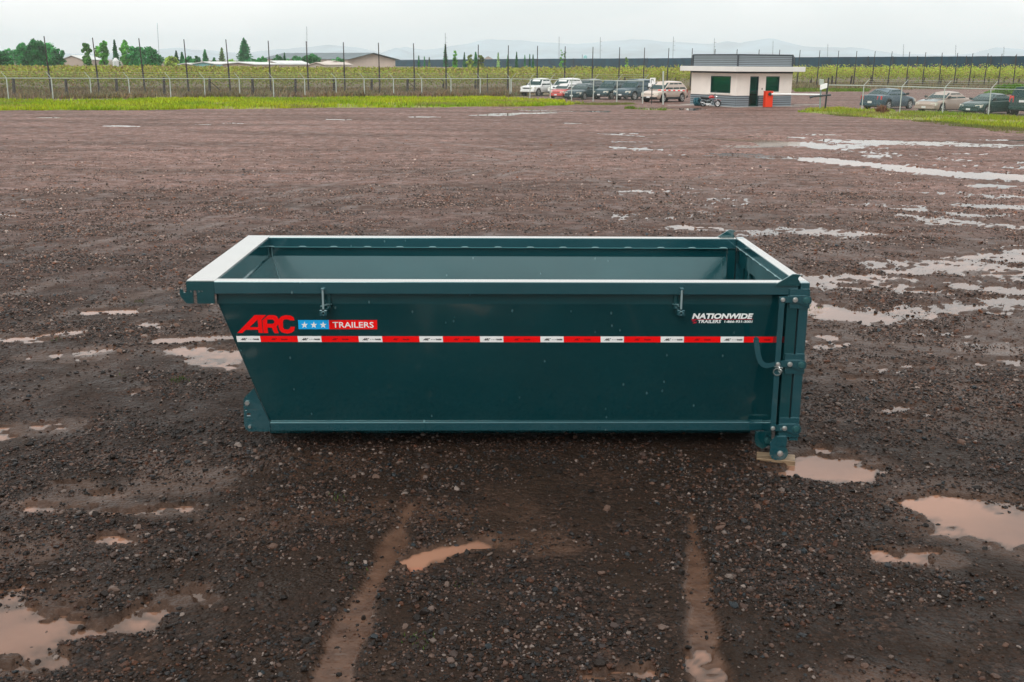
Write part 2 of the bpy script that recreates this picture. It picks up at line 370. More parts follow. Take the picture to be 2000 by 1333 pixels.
# ------------------------------------------------------------------ ground sheet
ds = [-7000, -600, -60, -8, 0, 1.5, 2.6]
d = 3.6
while d < 140: ds.append(d); d *= 1.0056
while d < 9000: ds.append(d); d *= 1.09
ds = np.array(ds)
uu = np.concatenate([[-1]*0, np.linspace(-.64, .64, 600)])
ext = [2, 8, 40, 200, 1200, 7500]
rows = []
Xg = np.zeros((len(ds), len(uu)+2*len(ext))); Yg = np.zeros_like(Xg)
for i, dd in enumerate(ds):
    dw = max(dd, 2.6); core = uu*dw
    Xg[i] = np.concatenate([core[0]-np.array(ext[::-1]), core, core[-1]+np.array(ext)]) + CAM[0] + math.tan(YAW)*dw
    Yg[i] = dd+CAM[1]
Hg, Pg, Tg = ground_h(Xg, Yg)
edge = np.ones(Hg.shape, bool); edge[:, len(ext):-len(ext)] = False
fade = sstep(0, 12, np.arange(Hg.shape[1]) - len(ext)) * sstep(0, 12, Hg.shape[1]-1-len(ext)-np.arange(Hg.shape[1]))
fr = sstep(0, 1, (ds-2.6)) * (1-sstep(120, 160, ds))
wgt = fade[None, :]*fr[:, None]
Hg = Hg*wgt + .02*(1-wgt); Pg = Pg*wgt-(1-wgt)
Gz, Sz = zones(Xg, Yg)
V = np.stack([Xg, Yg, Hg], -1).reshape(-1, 3)
nr, nc = Xg.shape; idx = np.arange(nr*nc).reshape(nr, nc)
F = np.stack([idx[:-1, :-1], idx[:-1, 1:], idx[1:, 1:], idx[1:, :-1]], -1).reshape(-1, 4)

def ground_material():
    m = bpy.data.materials.new('wet_cinder_gravel'); m.use_nodes = True; t = m.node_tree; b = t.nodes['Principled BSDF']
    nn = t.nodes.new; ll = t.links.new
    def mixc(f, a, c):
        x = nn('ShaderNodeMix'); x.data_type = 'RGBA'
        for s_, v in ((0, f), (6, a), (7, c)):
            if isinstance(v, tuple): x.inputs[s_].default_value = (*v, 1)
            elif isinstance(v, float): x.inputs[s_].default_value = v
            else: ll(v, x.inputs[s_])
        return x.outputs[2]
    def rng_(v, a, b_, c=0., d_=1.):
        x = nn('ShaderNodeMapRange'); x.inputs['From Min'].default_value = a; x.inputs['From Max'].default_value = b_
        x.inputs['To Min'].default_value = c; x.inputs['To Max'].default_value = d_; ll(v, x.inputs['Value']); return x.outputs[0]
    geo = nn('ShaderNodeNewGeometry'); pos = geo.outputs['Position']
    def noise(sc, det=4, ro=.55):
        x = nn('ShaderNodeTexNoise'); x.inputs['Scale'].default_value = sc; x.inputs['Detail'].default_value = det
        x.inputs['Roughness'].default_value = ro; ll(pos, x.inputs['Vector']); return x.outputs['Fac']
    at = nn('ShaderNodeAttribute'); at.attribute_name = 'zone'; sp = nn('ShaderNodeSeparateColor'); ll(at.outputs['Color'], sp.inputs[0])
    zm, zg, zs = sp.outputs[0], sp.outputs[1], sp.outputs[2]
    zf = at.outputs['Alpha']
    vor = nn('ShaderNodeTexVoronoi'); vor.inputs['Scale'].default_value = 42; ll(pos, vor.inputs['Vector'])
    vr2 = nn('ShaderNodeTexVoronoi'); vr2.inputs['Scale'].default_value = 15; ll(pos, vr2.inputs['Vector'])
    ramp = nn('ShaderNodeValToRGB'); e = ramp.color_ramp.elements
    e[0].position = 0; e[0].color = (.009, .0048, .0026, 1); e[1].position = 1; e[1].color = (.060, .036, .026, 1)
    for p_, c_ in ((.3, (.015, .0085, .0055, 1)), (.6, (.024, .014, .010, 1)), (.85, (.034, .016, .009, 1))):
        x = e.new(p_); x.color = c_
    sc2 = nn('ShaderNodeSeparateColor'); ll(vor.outputs['Color'], sc2.inputs[0]); ll(sc2.outputs[0], ramp.inputs[0])
    near = mixc(rng_(noise(1.3, 6), .38, .62), ramp.outputs[0], (.019, .0100, .0055))
    # pinkish cinder of the far yard, vignette falloff put into its paler colour
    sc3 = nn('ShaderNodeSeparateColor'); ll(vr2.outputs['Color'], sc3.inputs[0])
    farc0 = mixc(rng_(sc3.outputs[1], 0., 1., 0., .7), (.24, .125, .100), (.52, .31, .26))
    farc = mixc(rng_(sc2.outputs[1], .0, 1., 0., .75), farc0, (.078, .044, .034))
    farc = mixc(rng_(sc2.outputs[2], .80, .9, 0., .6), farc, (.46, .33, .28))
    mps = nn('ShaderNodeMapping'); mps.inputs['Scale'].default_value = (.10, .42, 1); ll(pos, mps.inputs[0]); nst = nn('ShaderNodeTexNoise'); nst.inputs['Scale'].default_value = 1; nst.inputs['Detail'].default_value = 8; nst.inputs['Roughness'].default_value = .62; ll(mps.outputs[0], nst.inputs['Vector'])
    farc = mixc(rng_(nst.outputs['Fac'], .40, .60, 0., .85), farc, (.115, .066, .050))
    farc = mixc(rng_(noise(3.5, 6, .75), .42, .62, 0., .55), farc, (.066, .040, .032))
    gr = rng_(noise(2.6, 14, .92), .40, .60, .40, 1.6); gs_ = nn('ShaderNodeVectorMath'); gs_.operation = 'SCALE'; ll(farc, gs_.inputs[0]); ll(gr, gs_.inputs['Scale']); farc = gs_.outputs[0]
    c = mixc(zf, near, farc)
    c = mixc(rng_(noise(.9, 5), .56, .72, 0, .5), c, (.040, .022, .013))           # muddy stains
    mud = mixc(rng_(noise(9, 5), .3, .7), (.052, .027, .017), (.108, .058, .037))
    c = mixc(zm, c, mud)
    c = mixc(zs, c, mixc(rng_(noise(.8, 6), .35, .65), (.16, .105, .075), (.13, .12, .055)))
    c = mixc(zg, c, mixc(rng_(noise(.6, 6), .35, .65), (.20, .22, .04), (.27, .24, .07)))
    ll(c, b.inputs['Base Color'])
    rr = rng_(noise(2.2, 5), .35, .65, .42, .8)
    rr2 = nn('ShaderNodeMix'); ll(zm, rr2.inputs[0]); ll(rr, rr2.inputs[2]); rr2.inputs[3].default_value = .24; ll(rr2.outputs[0], b.inputs['Roughness'])
    spm = nn('ShaderNodeMapRange'); spm.inputs['To Min'].default_value = .14; spm.inputs['To Max'].default_value = .08; ll(zf, spm.inputs['Value']); ll(spm.outputs[0], b.inputs['Specular IOR Level'])
    # relief: pebbles
    h1 = nn('ShaderNodeMath'); h1.operation = 'MULTIPLY'; ll(vor.outputs['Distance'], h1.inputs[0]); h1.inputs[1].default_value = -.012
    h2 = nn('ShaderNodeMath'); h2.operation = 'MULTIPLY_ADD'; ll(vr2.outputs['Distance'], h2.inputs[0]); h2.inputs[1].default_value = -.02; ll(h1.outputs[0], h2.inputs[2])
    h3 = nn('ShaderNodeMath'); h3.operation = 'MULTIPLY_ADD'; ll(noise(55, 4), h3.inputs[0]); h3.inputs[1].default_value = .006; ll(h2.outputs[0], h3.inputs[2])
    k = nn('ShaderNodeMapRange'); k.inputs['To Min'].default_value = 1.; k.inputs['To Max'].default_value = .15; ll(zm, k.inputs['Value'])
    bp = nn('ShaderNodeBump'); bp.inputs['Distance'].default_value = 1; ll(k.outputs[0], bp.inputs['Strength']); ll(h3.outputs[0], bp.inputs['Height']); ll(bp.outputs[0], b.inputs['Normal'])
    return m
GM = ground_material()
me = np_mesh('ground', V, F, GM, smooth=True)
d0 = np.hypot(Xg-CAM[0], Yg-CAM[1])
zoneM = np.clip(Tg + sstep(-.9, -.1, Pg+1.1*fbm(Xg/.8, Yg/.8, 77, 4))*.5 + sstep(.12, .25, fbm(Xg/1.7, Yg/1.1, 79, 5))*.6, 0, 1)*np.clip(1.4-d0/26, 0, 1)
rut = np.full(Xg.shape, 9.)
for line in ([(-200,600),(300,478),(650,395),(1050,318),(1450,258)], [(-200,560),(300,448),(700,366),(1100,298),(1500,246)], [(200,800),(900,440),(1300,380),(1700,300)], [(2100,640),(1750,480),(1350,380),(900,290),(500,240)], [(2100,780),(1800,600),(1500,440),(1150,330)], [(-100,760),(200,640),(500,560)]):
    g3 = [gz(a, b_)[:2] for a, b_ in line]
    for off in (-.85, .85):
        for (ax, ay), (bx, by) in zip(g3, g3[1:]):
            L3 = math.hypot(bx-ax, by-ay); nx_, ny_ = -(by-ay)/L3*off, (bx-ax)/L3*off
            dq_, _t = segd(Xg+.3*fbm(Xg/3, Yg/3, 71, 3), Yg+.3*fbm(Xg/3, Yg/3, 72, 3), ax+nx_, ay+ny_, bx+nx_, by+ny_); rut = np.minimum(rut, dq_)
rutm = (1-sstep(.08, .22, rut))*np.clip(.5+2.5*fbm(Xg/1.5, Yg/1.5, 73, 4), 0, 1)
zoneM = np.maximum(zoneM, .55*rutm)
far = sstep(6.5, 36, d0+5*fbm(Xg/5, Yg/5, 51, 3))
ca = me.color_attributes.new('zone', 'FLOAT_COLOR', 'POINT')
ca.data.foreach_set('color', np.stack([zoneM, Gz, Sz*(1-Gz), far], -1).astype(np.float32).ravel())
ground = bpy.data.objects.new('ground', me); COL.objects.link(ground); tag(ground, kind='structure')

# muddy water standing in the hollows: one level sheet just under the gravel's mean level
WM = bpy.data.materials.new('muddy_water'); WM.use_nodes = True
b = WM.node_tree.nodes['Principled BSDF']; b.inputs['Base Color'].default_value = (.36, .20, .14, 1); b.inputs['Roughness'].default_value = .03
b.inputs['IOR'].default_value = 1.33
t = WM.node_tree; gg = t.nodes.new('ShaderNodeNewGeometry'); n_ = t.nodes.new('ShaderNodeTexNoise'); n_.inputs['Scale'].default_value = .55; n_.inputs['Detail'].default_value = 6
t.links.new(gg.outputs['Position'], n_.inputs['Vector']); rp = t.nodes.new('ShaderNodeValToRGB')
rp.color_ramp.elements[0].position = .35; rp.color_ramp.elements[0].color = (.13, .070, .048, 1)
rp.color_ramp.elements[1].position = .65; rp.color_ramp.elements[1].color = (.31, .155, .098, 1)
t.links.new(n_.outputs['Fac'], rp.inputs[0]); t.links.new(rp.outputs[0], b.inputs['Base Color'])
n2_ = t.nodes.new('ShaderNodeTexNoise'); n2_.inputs['Scale'].default_value = 14; t.links.new(gg.outputs['Position'], n2_.inputs['Vector'])
bp_ = t.nodes.new('ShaderNodeBump'); bp_.inputs['Strength'].default_value = .1; bp_.inputs['Distance'].default_value = .003
t.links.new(n2_.outputs['Fac'], bp_.inputs['Height']); t.links.new(bp_.outputs[0], b.inputs['Normal'])
t = WM.node_tree; at_ = t.nodes.new('ShaderNodeAttribute'); at_.attribute_name = 'depth'
mr_ = t.nodes.new('ShaderNodeMapRange'); mr_.interpolation_type = 'SMOOTHSTEP'; mr_.inputs['From Min'].default_value = .0; mr_.inputs['From Max'].default_value = .020; t.links.new(at_.outputs['Fac'], mr_.inputs['Value'])
mm_ = t.nodes.new('ShaderNodeMix'); mm_.data_type = 'RGBA'; t.links.new(mr_.outputs[0], mm_.inputs[0]); mm_.inputs[6].default_value = (.075, .043, .028, 1); t.links.new(rp.outputs[0], mm_.inputs[7]); t.links.new(mm_.outputs[2], b.inputs['Base Color'])
low = Hg < .006
cell = low[:-1, :-1] | low[:-1, 1:] | low[1:, 1:] | low[1:, :-1]
Fw = np.stack([idx[:-1, :-1][cell], idx[:-1, 1:][cell], idx[1:, 1:][cell], idx[1:, :-1][cell]], -1)
us, inv = np.unique(Fw, return_inverse=True); Vw = V[us].copy(); dep = np.clip(-Vw[:, 2], 0, 1); Vw[:, 2] = 0
mw = np_mesh('puddle_water', Vw, inv.reshape(Fw.shape), WM, smooth=True)
aw = mw.attributes.new('depth', 'FLOAT', 'POINT'); aw.data.foreach_set('value', dep.astype(np.float32))
pw_ = bpy.data.objects.new('puddle_water', mw); COL.objects.link(pw_); tag(pw_, kind='structure')

# ------------------------------------------------------------------ loose gravel (instances of six stones on a point cloud)
def scatter_points():
    P = []
    for (y0, y1, dens) in ((-4.2, -2, 5600), (-2, 0, 4400), (0, 2.5, 3300), (2.5, 6, 2700), (6, 11, 2100), (11, 18, 1100), (18, 36, 420)):
        dm = y1-CAM[1]; hw = .56*dm; n = int(dens*(y1-y0)*2*hw)
        x = CAM[0] + math.tan(YAW)*dm + rng.uniform(-hw, hw, n); y = rng.uniform(y0, y1, n)
        keep = np.abs(x-CAM[0]-math.tan(YAW)*(y-CAM[1])) < .54*(y-CAM[1])
        P.append(np.stack([x[keep], y[keep]], -1))
    P = np.concatenate(P); x, y = P.T
    h, p, tk = ground_h(x, y)
    cl = fbm(x/.9, y/.7, 61, 4)+.5*fbm(x/.2, y/.2, 62, 3)
    prob = np.clip(.40+2.3*cl, .07, 1)*(1-sstep(14, 36, y)*.96)*(1-tk*.90)*(1-.84*sstep(-.1, .12, p))
    k = rng.random(len(x)) < prob
    return np.stack([x[k], y[k], h[k]], -1)
PT = scatter_points(); npt = len(PT)
dist = np.hypot(PT[:, 0]-CAM[0], PT[:, 1]-CAM[1])
size = np.clip(np.exp(rng.normal(math.log(.0056), .52, npt)), .003, .030)*np.clip(.9+dist/60, 1, 1.3)
sc3 = np.stack([size*rng.uniform(.8, 1.35, npt), size*rng.uniform(.7, 1.1, npt), size*rng.uniform(.4, .8, npt)], -1)
PT[:, 2] += size*.18
me = bpy.data.meshes.new('gravel'); me.vertices.add(npt); me.vertices.foreach_set('co', PT.astype(np.float32).ravel())
a = me.attributes.new('stone_scale', 'FLOAT_VECTOR', 'POINT'); a.data.foreach_set('vector', sc3.astype(np.float32).ravel())
rot = np.stack([rng.normal(0, .35, npt), rng.normal(0, .35, npt), rng.uniform(0, 6.28, npt)], -1)
a = me.attributes.new('stone_rot', 'FLOAT_VECTOR', 'POINT'); a.data.foreach_set('vector', rot.astype(np.float32).ravel())
SM = bpy.data.materials.new('wet_stone'); SM.use_nodes = True; t = SM.node_tree; b = t.nodes['Principled BSDF']
oi = t.nodes.new('ShaderNodeObjectInfo'); rp = t.nodes.new('ShaderNodeValToRGB'); e = rp.color_ramp.elements
e[0].position = 0; e[0].color = (.007, .0048, .0036, 1); e[1].position = 1; e[1].color = (.22, .17, .145, 1)
for p_, c_ in ((.30, (.013, .0088, .0066)), (.50, (.024, .0145, .0105)), (.58, (.018, .025, .029)), (.70, (.075, .027, .012)), (.80, (.050, .036, .031)), (.90, (.105, .058, .040)), (.97, (.13, .10, .085))):
    x = e.new(p_); x.color = (*c_, 1)
t.links.new(oi.outputs['Random'], rp.inputs[0]); vs_ = t.nodes.new('ShaderNodeVectorMath'); vs_.operation = 'SCALE'; sxl = t.nodes.new('ShaderNodeSeparateXYZ'); t.links.new(oi.outputs['Location'], sxl.inputs[0]); mrl = t.nodes.new('ShaderNodeMapRange'); mrl.inputs['From Min'].default_value = 0; mrl.inputs['From Max'].default_value = 20; mrl.inputs['To Min'].default_value = .85; mrl.inputs['To Max'].default_value = 3.4; t.links.new(sxl.outputs['Y'], mrl.inputs['Value']); t.links.new(mrl.outputs[0], vs_.inputs['Scale']); t.links.new(rp.outputs[0], vs_.inputs[0]); t.links.new(vs_.outputs[0], b.inputs['Base Color'])  # stones paled with distance, same painted falloff as the ground
b.inputs['Roughness'].default_value = .45; b.inputs['Specular IOR Level'].default_value = .18
ng = bpy.data.node_groups.new('gravel_scatter', 'GeometryNodeTree')
ng.interface.new_socket('Geometry', in_out='INPUT', socket_type='NodeSocketGeometry')
ng.interface.new_socket('Geometry', in_out='OUTPUT', socket_type='NodeSocketGeometry')
gN = ng.nodes.new; gL = ng.links.new
gi = gN('NodeGroupInput'); go = gN('NodeGroupOutput')
g2i = gN('GeometryNodeGeometryToInstance')
for k in range(6):
    ico = gN('GeometryNodeMeshIcoSphere'); ico.inputs['Subdivisions'].default_value = 1 if k > 2 else 2
    nzn = gN('ShaderNodeTexNoise'); nzn.noise_dimensions = '4D'; nzn.inputs['W'].default_value = k*7.3+1; nzn.inputs['Scale'].default_value = .9
    nzn.inputs['Detail'].default_value = 1
    sb = gN('ShaderNodeVectorMath'); sb.operation = 'SUBTRACT'; sb.inputs[1].default_value = (.5, .5, .5); gL(nzn.outputs['Color'], sb.inputs[0])
    s2 = gN('ShaderNodeVectorMath'); s2.operation = 'SCALE'; s2.inputs['Scale'].default_value = 1.7; gL(sb.outputs[0], s2.inputs[0])
    sp_ = gN('GeometryNodeSetPosition'); gL(ico.outputs['Mesh'], sp_.inputs['Geometry']); gL(s2.outputs[0], sp_.inputs['Offset'])
    gL(sp_.outputs[0], g2i.inputs[0])
iop = gN('GeometryNodeInstanceOnPoints'); m2p = gN('GeometryNodeMeshToPoints'); gL(gi.outputs[0], m2p.inputs['Mesh']); gL(m2p.outputs[0], iop.inputs['Points'])
gL(g2i.outputs[0], iop.inputs['Instance']); iop.inputs['Pick Instance'].default_value = True
for nm, sk in (('stone_scale', 'Scale'), ('stone_rot', 'Rotation')):
    na = gN('GeometryNodeInputNamedAttribute'); na.data_type = 'FLOAT_VECTOR'; na.inputs['Name'].default_value = nm
    gL(na.outputs[0], iop.inputs[sk])
smn = gN('GeometryNodeSetMaterial'); smn.inputs['Material'].default_value = SM; gL(iop.outputs[0], smn.inputs['Geometry']); gL(smn.outputs[0], go.inputs[0])
gv = bpy.data.objects.new('gravel', me); COL.objects.link(gv); md = gv.modifiers.new('scatter', 'NODES'); md.node_group = ng
me.materials.append(SM)
tag(gv, 'loose wet grey and reddish stones strewn over the dark yard', 'gravel', kind='stuff')

# ------------------------------------------------------------------ leaf/blade clouds
def cloud(name, P, size, tint, flat=.0, up=False, jit=.25):
    """one triangle pair (bent leaf) per point"""
    n = len(P); size = np.broadcast_to(size, n)
    if up:
        ang = rng.uniform(0, 6.28, n); lean = rng.normal(0, .35, (n, 2)); wdt = size*.16
        a = np.stack([np.cos(ang)*wdt, np.sin(ang)*wdt, np.zeros(n)], -1)
        tip = np.stack([lean[:, 0]*size, lean[:, 1]*size, size*rng.uniform(.6, 1.1, n)], -1)
        V = np.stack([P-a, P+a, P+tip], 1).reshape(-1, 3); F = np.arange(3*n).reshape(n, 3); nv = 3
    else:
        u = rng.normal(size=(n, 3)); u[:, 2] *= (1-flat); u /= np.linalg.norm(u, axis=1)[:, None]
        v = rng.normal(size=(n, 3)); v -= (v*u).sum(1)[:, None]*u; v /= np.linalg.norm(v, axis=1)[:, None]
        s = size[:, None]
        V = np.stack([P-u*s, P+v*s*.5, P+u*s*1., P-v*s*.5], 1).reshape(-1, 3); F = np.arange(4*n).reshape(n, 4); nv = 4
    me = np_mesh(name, V, F, LEAF)
    tint = np.broadcast_to(tint, (n, 3))*(1+jit*rng.normal(size=(n, 1)))*(1+.08*rng.normal(size=(n, 3)))
    c = np.concatenate([np.clip(tint, .004, .9), np.ones((n, 1))], 1)
    at = me.color_attributes.new('tint', 'FLOAT_COLOR', 'POINT'); at.data.foreach_set('color', np.repeat(c, nv, axis=0).astype(np.float32).ravel())
    return me
def obj(name, me, parent=None):
    o = bpy.data.objects.new(name, me); COL.objects.link(o)
    if parent is not None: o.parent = parent
    return o
def poly_points(P, n, noisy=2.):
    xs = [p[0] for p in P]; ys = [p[1] for p in P]; out_ = []; tot = 0
    for _ in range(60):
        x = rng.uniform(min(xs)-2, max(xs)+2, n); y = rng.uniform(min(ys)-2, max(ys)+2, n)
        wx = x+2.*fbm(x/2.5, y/2.5, 41, 4); wy = y+4.5*fbm(x/3, y/3, 43, 5)
        k = in_poly(wx, wy, P) & (rng.random(n) < np.clip(.5+3.2*fbm(x/2.2, y/2.2, 91, 4), .06, 1)) & (puddle_field(x, y) < -.1)
        out_.append(np.stack([x[k], y[k]], -1)); tot += k.sum()
        if tot > n: break
    return np.concatenate(out_)[:n]
def grass(name, P, n, h, c1, c2, label, cat='grass'):
    q = poly_points(P, n); m_ = fbm(q[:, 0]/4, q[:, 1]/4, 93, 4)[:, None]*2.2+.5
    c = np.array(c1)*(1-np.clip(m_, 0, 1))+np.array(c2)*np.clip(m_, 0, 1)
    dq = np.clip(fbm(q[:, 0]/5, q[:, 1]/2, 95, 5)*5-.35, 0, 1)[:, None]*.75; c = c*(1-dq)+np.array([.30, .22, .11])*dq
    p3 = np.concatenate([q, np.full((len(q), 1), .0)], 1)
    o = obj(name, cloud(name, p3, rng.uniform(.5, 1.2, len(q))*h, c, up=True)); tag(o, label, cat, kind='stuff')
grass('grass', VERGE_L, 70000, .26, (.38, .43, .015), (.20, .32, .012), 'bright green grass strip in front of the long wire fence')
grass('grass', VERGE_R, 17000, .20, (.34, .36, .03), (.19, .30, .015), 'ragged green grass along the foot of the right fence')
grass('grass', PATCH, 1800, .22, (.17, .22, .03), (.11, .2, .02), 'small green grass patch left of the guard hut')
grass('grass', PATCH2, 2200, .16, (.19, .17, .06), (.13, .19, .03), 'sparse yellowing grass before the parked cars')
grass('grass', STRIP_R, 5000, .3, (.16, .21, .03), (.11, .2, .02), 'thin green grass strip across the road behind the hut')
FRONT_R = pz([(1560,222),(1700,232),(1850,246),(2080,275),(2080,262),(1880,243),(1760,235),(1650,227)])
grass('grass', FRONT_R, 5200, .13, (.17, .17, .05), (.13, .2, .03), 'thin scattered grass on gravel in front of right verge')
DRY_L = pz([(-300,199),(0,195.5),(500,191.5),(1000,190.5),(1045,186),(1000,177),(600,178),(0,176),(-300,176)])
grass('dry_weeds', DRY_L, 42000, .5, (.23, .155, .10), (.17, .15, .07), 'pinkish brown dry weeds between fence and orchard', 'weeds')
DRY_R = pz([(1300,178),(1560,176),(2300,173.5),(2300,165.5),(1560,166),(1300,176)])
grass('dry_weeds', DRY_R, 30000, .55, (.24, .19, .12), (.17, .16, .08), 'straw coloured weeds at the foot of the orchard behind the road', 'weeds')
# tiny weeds in the yard
wp = []
for (a, b_) in ((275,592),(110,668),(232,740),(360,747),(352,744),(345,748),(665,978),(695,1105),(680,1150),(900,1152),(815,1262),(1310,400),(1420,420),(1590,398),(1600,480),(1580,610),(1595,606),(1895,460),(690,1125),(820,1265),(375,318)):
    g_ = gz(a, b_); n = 12; wp.append(np.stack([g_[0]+rng.normal(0, .045, n), g_[1]+rng.normal(0, .045, n), np.full(n, .02)], -1))
wp = np.concatenate(wp)
tag(obj('weeds', cloud('weeds', wp, .034, (.06, .10, .02), up=True)), 'tiny green weed tufts sprouting from the gravel', 'weeds', kind='stuff')
# ------------------------------------------------------------------ hills and air
HM = mat('hazed_hill_scrub', (.26, .37, .43), .9, noise=(.004, .4, 6))  # scrub colour paled and blued, part of the distance haze is painted in
def hills(pts, d, depth, name='hills'):
    xs = np.interp(np.arange(pts[0][0], pts[-1][0]+1, 6), [p[0] for p in pts], [p[1] for p in pts])
    px = np.arange(pts[0][0], pts[-1][0]+1, 6)
    xs = xs + 3.0*fbm(px/38., px*0+d, 5, 4)*1.6
    mb = MB(); vs = []; n = len(px)
    for k, (x, y) in enumerate(zip(px, xs)):
        a = gd(x, y, d); h = max(a[2], 2); f = gbd(x, d-depth*.6, -.5); m_ = gbd(x, d-depth*.25, h*.45+6*math.sin(k*.9)); bk = gbd(x, d+depth*.5, -.5)
        vs += [f, m_, a, bk]
    fs = [(k*4+j, (k+1)*4+j, (k+1)*4+j+1, k*4+j+1) for k in range(n-1) for j in range(3)]
    mb.add(vs, fs); o = mb.build(name, HM, smooth=True); return tag(o, kind='structure')
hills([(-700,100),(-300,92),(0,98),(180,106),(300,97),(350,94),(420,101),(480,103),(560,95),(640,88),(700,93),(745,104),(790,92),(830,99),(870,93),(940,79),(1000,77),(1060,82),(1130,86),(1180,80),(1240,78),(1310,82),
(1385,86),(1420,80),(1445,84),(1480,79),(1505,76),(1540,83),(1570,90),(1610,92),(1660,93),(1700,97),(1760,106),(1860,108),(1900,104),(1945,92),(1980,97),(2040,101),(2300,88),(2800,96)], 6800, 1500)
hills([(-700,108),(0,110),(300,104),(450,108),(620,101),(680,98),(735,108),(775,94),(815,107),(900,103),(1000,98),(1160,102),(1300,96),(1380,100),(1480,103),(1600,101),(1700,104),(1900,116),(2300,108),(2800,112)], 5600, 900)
hz = MB().box(-7600, 7600, -7200, 9500, -1.2, 172)
hm = bpy.data.materials.new('moist_air'); hm.use_nodes = True; t = hm.node_tree; t.nodes.clear()
vo = t.nodes.new('ShaderNodeVolumePrincipled'); vo.inputs['Color'].default_value = (.93, .985, 1.0, 1); vo.inputs['Density'].default_value = .00021; vo.inputs['Anisotropy'].default_value = .4
mo = t.nodes.new('ShaderNodeOutputMaterial'); t.links.new(vo.outputs[0], mo.inputs['Volume'])
tag(hz.build('haze', hm), kind='stuff')

# ------------------------------------------------------------------ orchard behind the fences
def row_line(px):                       # distance of the orchard's first row under a column of the photograph
    by = np.interp(px, [-400, 0, 85, 700, 1000, 1545, 2300], [175.5, 177, 178, 181, 179, 167, 166.5])
    return FPX*3.0/(by-hor(px))*1.0
def orchard():
    pts = []; tin = []; siz = []
    for r in range(13):
        px = rng.uniform(-420, 2350, 26000 if r < 2 else 15000)
        k0 = row_line(px)
        d = k0*(1+.045*r**1.25)+2+rng.normal(0, .7, len(px))
        H = np.interp(px, [-400, 600, 1000, 1300, 2000], [1.75, 1.8, 1.75, 1.9, 2.35])*(1+.0)
        q = rng.beta(2.2, 1.1, len(px))
        pw = np.stack([gbd_x(px, d), gbd_y(px, d)], -1)
        lump = .5+1.6*fbm(pw[:, 0]/1.3, pw[:, 1]/1.3, 7, 3)
        z = .35+q*(H-.35+np.interp(px, [900, 1700], [.5, 1.3])*np.clip(lump-.55, -.6, .8))
        # taller shoots on the right
        sh = (px > 820) & (rng.random(len(px)) < .035) & (lump > .5)
        z = np.where(sh, H+rng.uniform(0, .95, len(px))*np.interp(px, [820, 1300, 2000], [.3, .65, 1.]), z)
        keep = rng.random(len(px)) < np.where(z < 1., .35+.3*z, 1)*np.clip(.35+lump*.9, .2, 1)
        if r > 2: keep &= z > .9
        pw = pw[keep]; z = z[keep]; pxk = px[keep]
        pts.append(np.stack([pw[:, 0], pw[:, 1], z], -1)); siz.append(np.full(len(z), .10 if r < 2 else .15)*(1+.06*r))
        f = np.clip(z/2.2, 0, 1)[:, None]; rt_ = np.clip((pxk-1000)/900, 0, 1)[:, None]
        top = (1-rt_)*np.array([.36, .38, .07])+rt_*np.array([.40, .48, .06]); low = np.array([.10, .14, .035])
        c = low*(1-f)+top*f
        br = rng.random(len(z)) < .22
        c[br] = np.array([.34, .24, .11])*rng.uniform(.6, 1.2, (br.sum(), 1))
        tin.append(c)
    return np.concatenate(pts), np.concatenate(siz), np.concatenate(tin)
def gbd_x(px, d):
    r = FW[None, :]+RT[None, :]*((px-1000)/FPX)[:, None]+DN[None, :]*((hor(px)-666.5)/FPX)[:, None]
    return CAM[0]+r[:, 0]/np.hypot(r[:, 0], r[:, 1])*d
def gbd_y(px, d):
    r = FW[None, :]+RT[None, :]*((px-1000)/FPX)[:, None]+DN[None, :]*((hor(px)-666.5)/FPX)[:, None]
    return CAM[1]+r[:, 1]/np.hypot(r[:, 0], r[:, 1])*d
op, osz, oti = orchard()
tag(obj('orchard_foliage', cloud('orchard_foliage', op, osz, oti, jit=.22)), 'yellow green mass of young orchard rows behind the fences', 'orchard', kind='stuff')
# tall dark net poles and short end posts
POLE = mat('weathered_dark_pole', (.045, .036, .034), .8, noise=(1.5, .35))
PX = [(-98,70,-90),(85.8,71,93.7),(180.5,74,188.7),(271,75,278.7),(359,77,364.5),(441,77.5,446.7),(523.7,80,526.2),(598,81,600.7),(670.5,83,672),(739,84,740.7),(807.5,85,809.2),(870.5,87,871.2),
 (934.2,87.5,933.2),(993,89,992),(1050,90,1049.6),(1104,91,1103.3),(1158.3,92,1157.5),(1210.4,92.7,1209.6),(1259.2,93.5,1257.6),(1306.6,94.2,1304),(1352.6,94.8,1350),(1397,96,1394),(1440,96.6,1437),(1483,97.2,1480),
 (1523.2,97.6,1519),(1563,98.2,1559),(1601.6,98.8,1597.8),(1638.4,99.4,1635),(1673.8,100,1670),(1709.6,100.4,1706),(1742.8,101,1736.6),(1777,101.6,1773),(1808.4,102.6,1805),(1840.6,103.4,1837.4),(1870.8,103.8,1867),(1900.4,104.2,1896),(1930.2,104.6,1926),(1957.4,105.2,1954),(1986,106,1983),(2013,106.5,2009)]
for i, (xt, yt, xb) in enumerate(PX):
    d = float(row_line(np.float64(xb))); g_ = gbd(xb, d); tp = gd(xt, yt, d+.05)
    mb = MB(); v = tp-g_
    mb.cyl((0, 0, -.1), (v[0]*.55, v[1]*.55, v[2]*.55), .085, .07, 7); mb.cyl((v[0]*.55, v[1]*.55, v[2]*.55), tuple(v), .05, .04, 7)
    o = mb.build('net_pole', POLE); o.location = g_
    if i == 0: tag(o, 'tall dark net pole beyond the left edge of the fence view', 'pole', 'tall net poles along the orchard')
    else: tag(o, f'tall thin dark pole rising over the orchard, {ordw(i-1)} of its row from the left', 'pole', 'tall net poles along the orchard')
